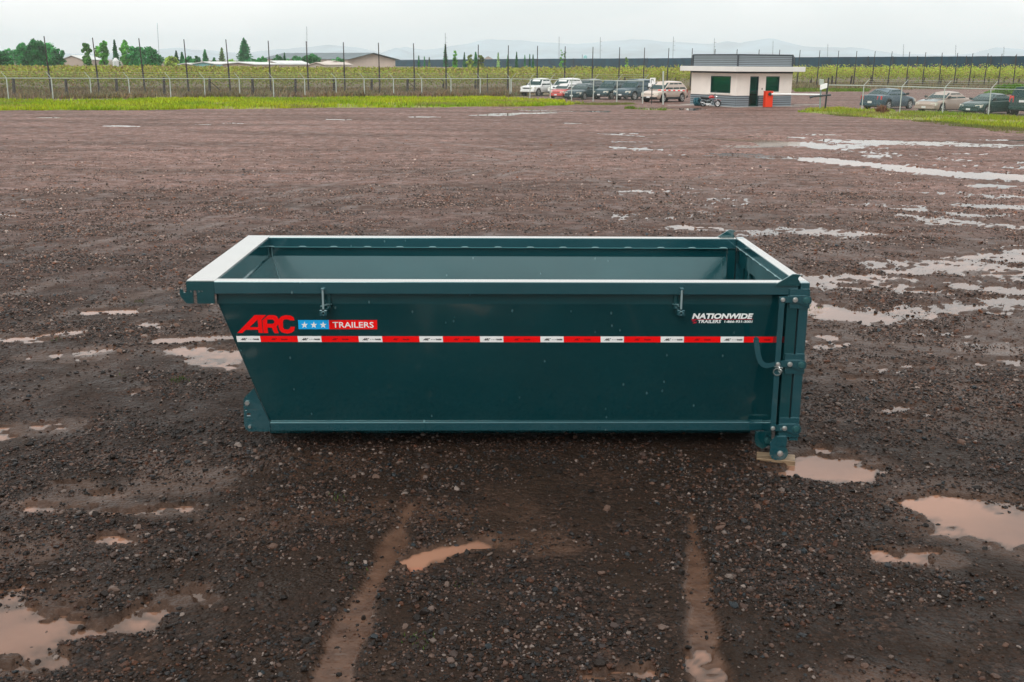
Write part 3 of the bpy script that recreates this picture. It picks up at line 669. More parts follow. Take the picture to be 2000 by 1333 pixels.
SP = [(26,152.5,28,191.5),(128,155,131,189.5),(227,154,229,187),(320,151,321,189),(409,152,410,186.5),(493,152,494,190),(577,153,577,187),(652,152,653,184),(726,153,726,184.5),(796,153,796,184),(865.5,153,866,180),(929,154,928,180),
 (952,145,952,188),(992,154,991,180),(1053,151,1053,180),(1111,151,1111,180),(1166,154,1165,180),(1220,151,1220,180),(1321,149,1319,172),(1585,149,1583,168),(1626,148,1624,171),(1664.5,148.5,1660,171),(1702,148,1698,170),(1737,152,1733,168),
 (1774,151,1770,168),(1806.5,147.5,1802,168.5),(1839.5,147,1836.5,169),(1871,147,1866,169),(1903,148,1898,169),(1933.5,147.5,1930,167),(1963.5,147.5,1960,167),(1992,148,1989,167)]
for i, (xt, yt, xb, yb) in enumerate(SP):
    g_ = gz(xb, yb); d = math.hypot(*(g_[:2]-CAM[:2])); v = gd(xt, yt, d)-g_
    mb = MB(); mb.cyl((0, 0, -.1), tuple(v), .13 if i != 12 else .05, .10 if i != 12 else .04, 8)
    if i in (4, 9, 22, 26): mb.cyl((v[0]*.8, v[1]*.8, v[2]*.8), (v[0]+1.3, .4, 0), .035, .035, 6)
    o = mb.build('end_post', POLE); o.location = g_
    tag(o, f'short dark wooden post at the orchard edge, {ordw(i)} from the left', 'post', 'short posts along the orchard edge')

# ------------------------------------------------------------------ chain link fences
GALV = mat('galvanised_pipe', (.46, .50, .46), .5, .15)
GREENGALV = mat('galvanised_wire', (.42, .46, .42), .5, .2)
def fence(name, posts, top, label, arm=None, armdir=(0, 0), pr=.045, mesh_on=True, closed_ends=True):
    """posts: ground points; top: heights of the top rail at each post"""
    root = empty(name, tuple(posts[0]), label=label, cat='fence')
    P = [np.array(p)-np.array(posts[0]) for p in posts]
    for i, p in enumerate(P):
        mb = MB(); mb.cyl(tuple(p), (p[0], p[1], top[i]+.02), pr, n=8)
        if arm:
            mb.cyl((p[0], p[1], top[i]+.01), (p[0]+armdir[0]*arm, p[1]+armdir[1]*arm, top[i]+arm*.95), .02, .014, n=6)
        mb.build('post', GALV, root)
    mb = MB(); mb.tube([(p[0], p[1], h) for p, h in zip(P, top)], .03, n=6); mb.build('top_rail', GALV, root)
    vs = []; fs = []
    pitch = .085; hw = .0017
    for i in range(len(P)-1):
        a, b_ = P[i], P[i+1]; L_ = math.hypot(*(b_-a)[:2]); u = (b_-a)[:2]/L_; n = int((L_)/pitch)
        for s_ in (1, -1):
            for k in range(-20, n+1):
                x0 = k*pitch; H = (top[i]+top[i+1])/2; x1 = x0+H*.85
                t0 = max(0, -x0/(x1-x0)); t1 = min(1, (L_-x0)/(x1-x0))
                if t1 <= t0: continue
                q = []
                for t_ in (t0, t1):
                    x = x0+(x1-x0)*t_; z = H*t_ if s_ > 0 else H*(1-t_)
                    q.append((x, z))
                base = len(vs)
                for (x, z), sg in ((q[0], -1), (q[0], 1), (q[1], 1), (q[1], -1)):
                    xx = x+sg*hw; vs.append((a[0]+u[0]*xx, a[1]+u[1]*xx, max(z, .03)))
                fs.append((base, base+1, base+2, base+3))
    o = obj('chain_link_mesh', np_mesh('chain_link_mesh', np.array(vs), np.array(fs), GREENGALV), root); tag(o, kind='stuff')
    if arm:
        mb = MB()
        for f in (.35, .65, .95):
            mb.tube([(p[0]+armdir[0]*arm*f, p[1]+armdir[1]*arm*f, h+arm*.95*f) for p, h in zip(P, top)], .006, n=4)
        tag(mb.build('barbed_wire', GREENGALV, root), kind='stuff')
    return root
FL = [(-160,198),(-70,196.5),(17,195),(104,194),(179,193),(254,192.5),(334,192.2),(401,191.7),(469,191.3),(535,191),(596,190.6),(657,190.2),(712,190),(769,189.8),(824,189.6),(881,189.4),(938,189.3),(996,189.3)]
pl = [gz(x, y, 0) for x, y in FL]
def heights(pts, ytop):
    return [float(gd(x, yt, math.hypot(*(p[:2]-CAM[:2])))[2]) for p, (x, yt) in zip(pts, ytop)]
hl = heights(pl, [(x, np.interp(x, [-160, 0, 500, 1000], [152.5, 153, 154.2, 154])) for x, y in FL])
fence('chain_link_fence', pl, hl, 'long pale chain link fence behind the bright grass strip on the left', arm=.5, armdir=(-.75, 0), pr=.042)
FM = [(996,189.3),(1035,192.5),(1074.5,195),(1116,197),(1158.5,199),(1204.5,201),(1255,203.3)]
pm = [gz(x, y) for x, y in FM]; pm[0] = pm[0]+np.array([.12, -.12, 0])
hm_ = heights(pm, [(x, np.interp(x, [996, 1100, 1255], [154.5, 156, 158.5])) for x, y in FM])
fence('chain_link_fence', pm, hm_, 'shorter chain link fence in front of the seven cars left of the hut', arm=.5, armdir=(.75, -.2), pr=.04)
FR = [(1612,214.5),(1683,216),(1757,221),(1840,225),(1929.5,228.5),(2035,235),(2160,243)]
pr_ = [gz(x, y) for x, y in FR]
hr = heights(pr_, [(x, np.interp(x, [1612, 1683, 1757, 1840, 1929, 2035, 2160], [166, 167.5, 169.5, 172, 174, 176, 178])) for x, y in FR])
fence('chain_link_fence', pr_[1:], hr[1:], 'chain link fence with angled barbed arms before the sedans on the right', arm=.45, armdir=(.8, .1), pr=.032)
# gap rail between gate post and first fence post
def simple(name, mb, m, loc, label, cat, group=None, rz=0, smooth=False):
    o = mb.build(name, m, smooth=smooth); o.location = tuple(loc); o.rotation_euler = (0, 0, rz); return tag(o, label, cat, group)
g_ = gz(1611, 215.5); r = empty('gate_post', tuple(g_), label='leaning black gate post beside the camera stand right of the hut', cat='post')
d_ = math.hypot(*(g_[:2]-CAM[:2])); v = gd(1618.5, 152, d_)-g_; MB().cyl((0, 0, 0), tuple(v), .055, n=8).build('post', DARKSTEEL, r)
v2 = pr_[1]-g_; MB().tube([(0, 0, hr[0]), (v2[0], v2[1], hr[1])], .03, n=6).build('top_rail', GALV, r)
g_ = gz(1601, 215.5); d_ = math.hypot(*(g_[:2]-CAM[:2])); r = empty('camera_stand', tuple(g_), label='thin grey stand with pale camera box at the entry lane', cat='stand')
v = gd(1603.5, 168, d_)-g_; MB().cyl((0, 0, 0), tuple(v), .05, n=8).build('post', mat('greenish_grey_paint', (.22, .30, .28), .5), r)
MB().box(v[0]-.14, v[0]+.14, -.12, .12, v[2]+.05, v[2]+.42, c=.03).build('box', mat('pale_grey_plastic', (.38, .42, .36), .5), r)
MB().obox((v[0]-.05, -.28, v[2]-.25), (.42, .12, .12), (-.05, .16, 0), (0, 0, .3)).build('camera', WHITE, r)
mb = MB(); mb.cyl((v[0]*.3-.5, -.1, .9), (v[0]*.3+.65, -.1, 1.0), .06, n=8); mb.cyl((v[0]*.3-.75, -.1, .83), (v[0]*.3-.45, -.1, .9), .09, .05, n=8); mb.build('bracket', mat('dark_bracket', (.04, .05, .06), .5), r)

# ------------------------------------------------------------------ far net wall, sheds, tank, masts
NET = mat('dark_teal_shade_net', (.000, .036, .062), .8, noise=(.35, .45, 6))
def net_wall():
    pts = [(688,118.4,640),(760,118.2,620),(820,117.8,600),(1000,116,540),(1300,114.2,440),(1600,112,365),(1800,111,325),(2000,110,295),(2250,108.5,265)]
    px = np.arange(688, 2251, 12.); yt = np.interp(px, [p[0] for p in pts], [p[1] for p in pts]); dd = np.interp(px, [p[0] for p in pts], [p[2] for p in pts])
    root = empty('shade_net_wall', tuple(gbd(1300, 440)), label='long dark teal shade net wall stretching behind the orchard to the right', cat='net wall')
    vs = []; n = len(px)
    for k in range(n):
        a = gd(px[k], yt[k]+.35*math.sin(k*1.7)*(.3+k/n*.6)*.6, dd[k]); f = gbd(px[k], dd[k]); bk = gbd(px[k], dd[k]+70)
        vs += [f, a, (bk[0], bk[1], a[2]+.3), bk]
    MB().add(vs, [(k*4+j, (k+1)*4+j, (k+1)*4+j+1, k*4+j+1) for k in range(n-1) for j in range(3)]).build('net', NET, root, world=True)
    for k in range(4, n, 4):
        a = gd(px[k], yt[k]-1.2, dd[k]-.4); f = gbd(px[k], dd[k]-.4)
        if k % 12 == 0 or px[k] > 1650: MB().cyl(tuple(f), tuple(a), .12, n=6).build('post', POLE, root, world=True)
net_wall()
WROOF = mat('pale_metal_roof', (.62, .62, .60), .5, noise=(.2, .12)); WWALL = mat('cream_shed_wall', (.50, .40, .34), .8, noise=(.3, .1)); GROOF = mat('dark_grey_roof', (.10, .13, .14), .6, noise=(.3, .25))
TEALG = mat('teal_glazing', (.25, .52, .52), .4); BEIGE = mat('beige_sheet_roof', (.52, .44, .38), .6, noise=(.2, .12))
def gable(px0, px1, ye, yr, d, ln, lab, wm, rm, tilt=0., cat='shed', rpx=None):
    """gable front facing the yard, eaves seen at ye, ridge at yr"""
    a = gbd(px0, d); b_ = gbd(px1, d); ze = gd((px0+px1)/2, ye, d)[2]; zr = gd((px0+px1)/2, yr, d)[2]
    r = empty('shed', tuple((a+b_)/2), label=lab, cat=cat); c = (a+b_)/2; u = (b_-a)/2
    W = np.linalg.norm(u); back = np.array([tilt, 1., 0.]); back = back/np.linalg.norm(back)*ln
    vs = [-u, u, u+[0, 0, ze], [0, 0, zr], -u+[0, 0, ze]]; vs += [np.array(v)+back for v in vs]
    MB().add(vs, [(0,1,2,3,4), (9,8,7,6,5), (0,5,6,1), (1,6,7,2), (0,4,9,5)]).build('wall', wm, r)
    ov = u*.07; o_ = -back*.03
    top = [-u-ov+[0, 0, ze-.05]+o_, np.array([0, 0, zr+.12])+o_, u+ov+[0, 0, ze-.05]+o_]
    vs = top+[v+back*1.06 for v in top]; vs += [v+np.array([0, 0, .18]) for v in vs]
    MB().add(vs, [(0,1,4,3),(1,2,5,4),(6,9,10,7),(7,10,11,8),(0,6,7,1),(1,7,8,2),(3,4,10,9),(4,5,11,10),(0,3,9,6),(2,8,11,5)]).build('roof', rm, r)
    return r
gable(119,162,117.5,110.3,330,12,'white roofed cream shed between the trees on the far left', WWALL, WROOF, tilt=.1)
gable(627,684,128,121,330,40,'low beige roofed shed left of the big dark roofed barn', WWALL, BEIGE, tilt=-.2)
gable(678,772,117,105,420,70,'large cream gabled barn with dark grey roof behind the orchard', WWALL, GROOF, tilt=-.75, cat='barn')
gable(604,634,127.5,124,300,18,'small pale low roof beside the beige shed', BEIGE, BEIGE, tilt=.3)
for (a, b_, y0, y1, dd, lab) in ((350,377,127,125.5,300,'low long white polytunnel roof at the far left of three'),(376,423,126,123,290,'low white roofed polytunnel with teal end, in the middle of three'),(434,500,126.5,124,280,'low greyish polytunnel roof below the tall conifer')):
    gable(a, b_, y0, y1, dd, 25, lab, TEALG if 'teal' in lab else WWALL, WROOF, tilt=.4, cat='polytunnel')
gable(516,545,125,121,290,14,'small white hut among the bushes left of the barn', WWALL, WROOF, tilt=.4)
gable(945,962,115.5,111,640,10,'tiny cream building peeking over the dark net wall', WWALL, BEIGE)
p = gbd(225.5, 300); zt_ = gd(225.5, 113.5, 300)[2]; mb = MB(); mb.cyl((0, 0, 0), (0, 0, zt_-.7), .8, n=16); r = empty('silo', tuple(p), label='small pale dome topped silo among the left trees', cat='silo')
mb.build('body', WROOF, r, smooth=True); MB().cyl((0, 0, zt_-.7), (0, 0, zt_), .8, .25, n=16).build('dome', WROOF, r)
MB().box(-.25, .25, -.86, -.78, .2, 2.3).build('door', GALV, r)
p = gbd(466, 285); r = empty('water_tank', tuple(p), label='little white domed tank by the low polytunnel', cat='tank'); zt_ = gd(466, 120.5, 285)[2]
MB().cyl((0, 0, 0), (0, 0, zt_-.4), .8, n=14).build('body', WROOF, r); MB().cyl((0, 0, zt_-.4), (0, 0, zt_), .8, .3, n=14).build('lid', WROOF, r)
p = gbd(1143, 620); zt_ = gd(1143, 108, 620)[2]; r = empty('water_tower', tuple(p), label='small teal water tower behind the dark net wall', cat='water tower')
MB().cyl((0, 0, zt_-1.8), (0, 0, zt_-.7), 1.1, .9, n=12).build('tank', TEALG, r); MB().cyl((0, 0, zt_-.7), (0, 0, zt_), 1.1, .1, n=12).build('roof', TEALG, r)
for sx_ in (-.7, .7): MB().cyl((sx_, 0, 0), (sx_, 0, zt_-1.8), .12, n=6).build('leg', POLE, r)
p = gbd(1137, 620); MB_ = MB().cyl((0, 0, 0), (0, 0, gd(1137, 107, 620)[2]), .12, n=6); simple('utility_pole', MB_, POLE, p, 'short brown pole next to the teal water tower', 'pole')
PYL = mat('pale_mast_steel', (.16, .17, .17), .7)
MASTS = [(307,311,45),(599,600,52),(869.5,870.5,65),(1092,1092,72),(1172.5,1172.5,73),(1315.5,1314,72),(1395.5,1394,75),(1510,1509,80),(1617,1616,86),(1765,1764,87),(1867,1866,88),(1961,1960,92)]
for i, (xt, xb, yt) in enumerate(MASTS):
    d = 900; g_ = gbd(xb, d); v = gd(xt, yt, d)-g_; mb = MB(); h = v[2]
    for q in ((-.28, 0), (.28, 0), (0, .28)):
        mb.cyl((q[0], q[1], 0), (v[0]+q[0]*.4, v[1]+q[1], h), .055, n=4)
    for k in range(1, 14):
        t_ = k/14; mb.box(v[0]*t_-.3, v[0]*t_+.3, -.05, .05, h*t_-.05, h*t_+.05)
    if i in (2, 4, 5, 6):
        for t_ in (.55, .7, .85): mb.box(v[0]*t_-.1, v[0]*t_+1.6, -.06, .06, h*t_-.09, h*t_+.09)
    simple('mast', mb, PYL, g_, f'thin pale lattice mast on the horizon, {ordw(i)} from the left', 'mast', 'masts along the horizon')

# ------------------------------------------------------------------ trees of the horizon
BARK = mat('bark', (.07, .05, .035), .9, noise=(3, .3))
TREES = [(-60,22,84,'b'),(-20,18,92,'b'),(6,11,98,'b'),(18,8,94,'b'),(45,17,84,'b'),(72,19,76,'b'),(95,18,83,'b'),(113,12,94,'b'),(136,9,113,'s'),(150,7,116,'s'),(170,12,84,'t'),(189,6,98,'s'),(203,14,78,'t'),(226,7,77,'c'),(247,13,78,'p'),(262,12,90,'b'),(256,16,113,'s'),
 (275,14,91,'b'),(292,18,92,'b'),(308,11,104,'b'),(334,15,108,'o'),(345,6,99,'c'),(356,7,103,'c'),(370,11,110,'b'),(385,9,109,'b'),(401,8,98,'c'),(418,9,112,'b'),(434,8,93,'q'),(452,7,113,'s'),(478,17,73,'k'),(497,8,114,'b'),(512,12,110,'b'),(546,14,107,'b'),(556,5,104,'c'),(577,18,109,'b'),(606,18,104,'b'),(560,9,119,'s'),
 (662,12,112,'b'),(870,6,87,'c'),(889,7,100,'p'),(907,4,103,'c'),(918,8,107,'o'),(929,6,102,'c'),(940,9,107,'o'),(973,4,104,'q'),(992,4,106,'c'),(1009,3.5,100,'c'),(1025,2.5,105,'c'),(1034.5,2,107,'c'),(1041,3,104,'c'),(1096,4,95,'p'),(1103,3.5,100,'p'),(818,2.5,110,'c'),(829,2,111.5,'c'),(838.5,2.5,110,'q'),(1223,4,112,'s')]
KIND = {'b': ('bushy dark green tree', (.045, .20, .06)), 's': ('low light green shrub', (.16, .30, .04)), 't': ('tall narrow-crowned green tree', (.09, .26, .04)), 'c': ('slim dark cypress-like tree', (.035, .16, .055)),
 'p': ('upright poplar-like green tree', (.09, .25, .04)), 'o': ('rounded olive green shrub', (.20, .26, .05)), 'q': ('sparse pale green conifer', (.20, .30, .12)), 'k': ('big pointed conifer', (.05, .23, .08))}
for i, (px, hw, yt, kd) in enumerate(TREES):
    d = 300+(i*37 % 60); g_ = gbd(px, d); H = gd(px, yt, d)[2]; Wd = hw*d/FPX
    lab, col = KIND[kd]
    if kd in 'bs': Wd *= 1.22
    r = empty('tree', tuple(g_), label=(f'{lab} on the horizon, {ordw(sum(1 for q in TREES if 0 <= q[0] < px))} of the tree line from the left' if px >= 0 else f'{lab} just beyond the left edge, ' + ('outer one' if px < -40 else 'inner one')), cat='shrub' if kd in 'so' else 'tree', group='trees and shrubs on the horizon')
    n = int(np.clip(400+Wd*H*260, 400, 6000)); cz = H*.18
    t_ = rng.beta(1.2, 1.1, n)
    if kd in 'ck': rad = (1-t_)**.8*(.55+.45*np.sin(t_*38+i)**2)
    elif kd == 'q': rad = (1-t_)**.7*(.4+.6*np.sin(t_*24+i)**2)
    elif kd in 'tp': rad = np.sin(np.clip(t_*.94+.06, 0, 1)*3.14)**.45
    else: rad = np.sqrt(np.clip(1-(2*t_-.75)**2/1.6, 0, 1))
    an = rng.uniform(0, 6.283, n); lob = 1+.38*np.sin(an*3+i+t_*7)*np.sin(t_*11+i*2)
    rr_ = Wd*rad*lob*rng.beta(2.6, 1, n)
    x = np.cos(an)*rr_; y = np.sin(an)*rr_; z = cz+(H-cz)*t_
    top = 1+.16*fbm(x/1.1+i, y/1.1+i*3, 5, 3)*2
    z = np.minimum(cz+(z-cz)*top, H)
    if kd in 'bopts':
        m_ = int(14+Wd*H*1.5); ta = rng.uniform(0, 1, m_); aa = rng.uniform(0, 6.283, m_)
        ra = .95*Wd*(np.sin(np.clip(ta*.9+.1, 0, 1)*3.05)**.5)*rng.uniform(.15, .85, m_); rc = Wd*rng.uniform(.28, .5, m_)*(1-.5*ta)
        kx = rng.integers(0, m_, n); u3 = rng.normal(size=(n, 3)); u3 /= np.linalg.norm(u3, axis=1)[:, None]; u3 *= (rng.beta(2, 1.2, n)*rc[kx])[:, None]
        x = np.cos(aa[kx])*ra[kx]+u3[:, 0]; y = np.sin(aa[kx])*ra[kx]+u3[:, 1]; z = cz+(H-cz-.2*Wd)*ta[kx]+u3[:, 2]*1.1; z = np.clip(z, .2, H)
    lump = fbm(x/.9+i*5, z/.9, 15, 3)[:, None]
    kp = (lump[:, 0]+.5) > rng.random(n)*.36
    c = np.array(col)[None, :]*(1.45+2.6*lump)*(1+.3*math.sin(i*2.3))
    P3 = np.stack([x, y, z], -1)[kp]
    obj('crown', cloud('crown', P3, .26 if Wd > 1 else .18, c[kp], jit=.28), r)
    mb = MB(); mb.cyl((0, 0, -.1), (0, 0, H*.55), max(.09, Wd*.09), .04, 7)
    for k in range(4):
        a_ = k*1.7+i; z0 = H*(.2+.09*k); mb.cyl((0, 0, z0), (math.cos(a_)*Wd*.6, math.sin(a_)*Wd*.6, z0+H*.22), .07, .02, 5)
    mb.build('trunk', BARK, r)
p = gbd(1985, 128); q = rng.normal(0, 1, (2600, 3)); q[:, 2] = np.abs(q[:, 2]); q = q/np.linalg.norm(q, axis=1)[:, None]*rng.beta(3, 1, 2600)[:, None]*np.array([2.6, 1.2, 1.15])
q[:, 0] *= 1+.2*np.sin(q[:, 2]*9)
r = empty('bush', tuple(p), label='bright green spreading bush across the road at the right edge', cat='bush')
obj('leaves', cloud('leaves', q, .13, (.13, .26, .03)), r); mb = MB()
for k in range(6): mb.cyl((0, 0, 0), (math.cos(k)*1.3, math.sin(k)*.6, .7), .03, .01, 5)
mb.build('stem', BARK, r)
p = gz(1722, 222.5); n = 320; an = rng.uniform(0, 6.28, n); ll_ = rng.uniform(.2, .6, n)
q = np.stack([np.cos(an)*rng.uniform(0, .35, n)+0*ll_, np.sin(an)*rng.uniform(0, .3, n), np.zeros(n)], -1)
tag(obj('dead_bush', cloud('dead_bush', q, ll_, (.22, .12, .08), up=True)), 'dry reddish brown bush by the grey sedan', 'bush').location = tuple(p)

# ------------------------------------------------------------------ guard hut
STUC = mat('cream_stucco', (.82, .74, .67), .85, noise=(1.2, .05), bump=(40, .15)); SID = mat('grey_metal_siding', (.24, .275, .30), .5, .2, noise=(.8, .06))
SIDD = mat('dark_metal_trim', (.045, .055, .065), .5, .2); FASC = mat('pale_grey_fascia', (.74, .71, .67), .6, noise=(.7, .05)); CONC = mat('concrete', (.38, .34, .31), .9, noise=(1.5, .15), bump=(20, .2))
FRAME = mat('dark_green_frame', (.012, .05, .05), .4)
GLS = bpy.data.materials.new('tinted_glass'); GLS.use_nodes = True; t = GLS.node_tree; b = t.nodes['Principled BSDF']
b.inputs['Base Color'].default_value = (.01, .05, .04, 1); b.inputs['Roughness'].default_value = .03; b.inputs['Specular IOR Level'].default_value = .8
tr = t.nodes.new('ShaderNodeBsdfTransparent'); tr.inputs['Color'].default_value = (.45, .92, .84, 1); ms = t.nodes.new('ShaderNodeMixShader'); ms.inputs[0].default_value = .3
t.links.new(tr.outputs[0], ms.inputs[1]); t.links.new(b.outputs[0], ms.inputs[2]); t.links.new(ms.outputs[0], t.nodes['Material Output'].inputs[0])
C0 = gz(1436, 210.5); A_ = 5.15; B_ = 5.0
hut = empty('guard_hut', tuple(C0), R_(28), 'cream and grey guard hut with flat canopy and corrugated parapet', 'hut')
def wall_open(axis, length, off, z0, z1, opens, th, mb):
    """wall along local axis from 0 to length at offset off (outer face), thickness th inward, with openings (a,b,z0,z1)"""
    def bx(a, b_, c, d):
        if b_-a < 1e-4 or d-c < 1e-4: return
        if axis == 'x': mb.box(a, b_, min(off, off+th), max(off, off+th), c, d)
        else: mb.box(min(off, off+th), max(off, off+th), a, b_, c, d)
    cur = 0
    for (a, b_, c, d) in sorted(opens):
        bx(cur, a, z0, z1); bx(a, b_, z0, max(z0, c)); bx(a, b_, min(z1, d), z1); cur = b_
    bx(cur, length, z0, z1)
WB = .80; WT = 2.42
winL = (.62, 2.80, .95, 2.12); door = (1.22, 2.02, .06, 2.12); winR = (2.68, 3.96, 1.05, 2.12)
winB1 = (1.0, 3.6, .95, 2.2); winB2 = (1.0, 4.2, .95, 2.2)
mb = MB(); wall_open('x', A_, 0, WB, WT, [door, winR], .15, mb); mb.build('wall', STUC, hut)
mb = MB(); wall_open('y', B_-.0, 0, WB, WT, [(a, b_, c, d) for a, b_, c, d in [winL]], .15, mb)
for i_, v in enumerate(mb.v):
    if v[1] < .1: mb.v[i_] = (v[0], .152, v[2])
mb.build('wall', STUC, hut)
mb = MB(); wall_open('x', A_-.15, B_, WB, WT, [winB2], -.15, mb)
for i_, v in enumerate(mb.v):
    if v[0] < .1: mb.v[i_] = (.152, v[1], v[2])
mb.build('wall', STUC, hut)
mb = MB(); wall_open('y', B_, A_, WB, WT, [winB1], -.148, mb)
for i_, v in enumerate(mb.v):
    if v[1] < .1: mb.v[i_] = (v[0], .153, v[2])
mb.build('wall', STUC, hut)
def siding(axis, a0, a1, off, sgn, z0, z1, n, name='siding', sk=None):
    mb = MB(); h = (z1-z0)/n
    for k in range(n):
        z = z0+k*h
        for (s0, s1) in (sk or [(a0, a1)]):
            if axis == 'x': mb.obox((s0, off, z), (s1-s0, 0, 0), (0, sgn*.035, 0), (0, 0, h*.72))
            else: mb.obox((off, s0, z), (0, s1-s0, 0), (sgn*.035, 0, 0), (0, 0, h*.72))
    tag(mb.build(name, SID, hut), kind='stuff')
mb = MB(); wall_open('x', A_, .0, 0, WB-.003, [(door[0], door[1], 0, WB)], .15, mb); mb.build('base_wall', SIDD, hut)
mb = MB(); mb.box(.0, .15, .152, B_, 0, WB-.003); mb.box(.152, A_, B_-.15, B_, 0, WB-.003); mb.box(A_-.15, A_, .152, B_-.152, 0, WB-.003); mb.build('base_wall', SIDD, hut)
siding('x', 0, A_, -.001, -1, .03, WB-.02, 5, sk=[(0, door[0]-.07), (door[1]+.07, A_)])
siding('y', 0, B_, -.001, -1, .03, WB-.02, 5)
siding('y', 0, B_, A_+.001, 1, .03, WB-.02, 5); siding('x', 0, A_, B_+.001, 1, .03, WB-.02, 5)
# canopy and parapet
oh = .62
mb = MB(); mb.box(-oh, A_+oh, -oh, B_+oh, WT+.02, WT+.36, c=.015); mb.build('canopy', FASC, hut)
mb = MB(); mb.box(-.02, A_+.02, -.02, B_+.02, WT-.10, WT+.018); mb.build('soffit_band', SIDD, hut)
ZP0, ZP1 = WT+.362, 3.62
mb = MB(); mb.box(.08, A_-.08, .08, B_-.08, ZP0, ZP1-.05); mb.build('parapet', SIDD, hut)
for ax, lo, hi, off, sg in (('x', .1, A_-.1, .078, -1), ('y', .1, B_-.1, .078, -1), ('y', .1, B_-.1, A_-.078, 1), ('x', .1, A_-.1, B_-.078, 1)):
    siding(ax, lo, hi, off, sg, ZP0+.03, ZP1-.06, 6, 'parapet_siding')
mb = MB(); mb.box(.02, A_-.02, .02, B_-.02, ZP1-.05, ZP1); mb.build('parapet_cap', SIDD, hut)
mb = MB()
for (x, y) in ((.04, .04), (A_-.04, .04), (.04, B_-.04), (A_-.04, B_-.04)): mb.box(x-.045, x+.045, y-.045, y+.045, ZP0, ZP1-.052)
mb.build('corner_trim', SIDD, hut)
MB().box(.16, A_-.16, .16, B_-.16, .0, .05).build('floor', CONC, hut)
MB().box(-.5, A_+.5, -.5, B_+.6, -.1, .045, c=.01).build('slab', CONC, hut)
def window(axis, a, b_, z0, z1, off, inw, nm='window', mullion=False):
    mb = MB(); f = .06
    def bx(p0, p1, q0, q1, mbb=mb, dep=(.02, .09)):
        o0, o1 = sorted((off+inw*dep[0], off+inw*dep[1]))
        if axis == 'x': mbb.box(p0, p1, o0, o1, q0, q1)
        else: mbb.box(o0, o1, p0, p1, q0, q1)
    bx(a, b_, z0, z0+f); bx(a, b_, z1-f, z1); bx(a, a+f, z0+f, z1-f); bx(b_-f, b_, z0+f, z1-f)
    if mullion: bx(a, b_, z0+1.02, z0+1.07)
    fr_ = mb.build(nm, FRAME, hut); m2 = MB(); bx(a+f, b_-f, z0+f, z1-f, m2, (.05, .062)); m2.build('pane', GLS, fr_); return fr_
window('y', *winL, 0, 1); window('x', *winR, 0, 1); window('x', *winB2, B_, -1); window('y', *winB1, A_, -1)
dr = window('x', *door, 0, 1, 'door', True); MB().box(door[1]-.2, door[1]-.14, -.06, .02, .95, 1.15).build('handle', DARKSTEEL, dr)
MB().box(-.05, -.001, winL[0]-.08, winL[1]+.08, winL[2]-.09, winL[2]-.0).build('sill', STUC, hut)
MB().box(winR[0]-.08, winR[1]+.08, -.05, -.001, winR[2]-.09, winR[2]).build('sill', STUC, hut)
MB().box(2.32, 2.38, -.03, -.001, 1.2, 1.32).build('door_buzzer', DARKSTEEL, hut)
# pale ramp and kerb left of the hut
simple('kerb', MB().box(0, 5.0, -.1, .12, -.1, .07, c=.01), CONC, gz(1303, 207), 'low concrete kerb running left from the hut corner', 'kerb', rz=R_(-5))
simple('kerb', MB().box(0, 2.4, -.1, .15, -.1, .09, c=.01), CONC, gz(1549, 207.2), 'short concrete kerb at the right of the hut', 'kerb', rz=R_(20))
# orange barrier cabinet with boom
OR = mat('orange_enamel', (.80, .045, .008), .4); g_ = gz(1499, 210.4)
bar = empty('barrier_gate', tuple(g_), R_(14), 'bright orange barrier cabinet with long white boom beside the hut door', 'barrier')
MB().box(-.29, .29, -.17, .17, .03, 1.08, c=.02).build('cabinet', OR, bar); MB().box(-.31, .31, -.19, .19, 1.082, 1.13, c=.015).build('lid', OR, bar)
MB().box(-.3, .3, -.18, .18, 0, .03).build('base', DARKSTEEL, bar)
e_ = gz(1604, 184.5, .93)-g_; ca_, sa_ = math.cos(-R_(14)), math.sin(-R_(14)); ex, ey = e_[0]*ca_-e_[1]*sa_, e_[0]*sa_+e_[1]*ca_
MB().tube([(0, -.22, .93), (ex, ey, .90)], .055, n=8).build('boom', WHITE, bar)
MB().cyl((0, -.28, .93), (0, -.19, .93), .12, n=12).build('pivot', DARKSTEEL, bar)
# striped arm left of the hut
a = gz(1336, 178.5, .95); 
pa = gd(1337, 177.8, 76.); pb = gd(1286, 176.5, 74.); u = pb-pa
st = empty('striped_barrier_arm', tuple(pa), label='thin red and white striped boom across the beige crossover car', cat='barrier')
for k in range(11):
    MB().tube([tuple(u*k/11), tuple(u*(k+1)/11)], .035, n=6).build('stripe', RED if k % 2 == 0 else WHITE, st)
g2_ = gz(1295, 205.5); v = gd(1295.5, 141.5, math.hypot(*(g2_[:2]-CAM[:2])))-g2_
pp = empty('gate_post', tuple(g2_), label='tall pale galvanised post in front of the beige crossover car', cat='post'); MB().cyl((0, 0, 0), tuple(v), .06, n=8).build('post', GALV, pp); MB().cyl((v[0], v[1], v[2]), (v[0], v[1], v[2]+.06), .08, .03, n=8).build('cap', GALV, pp)
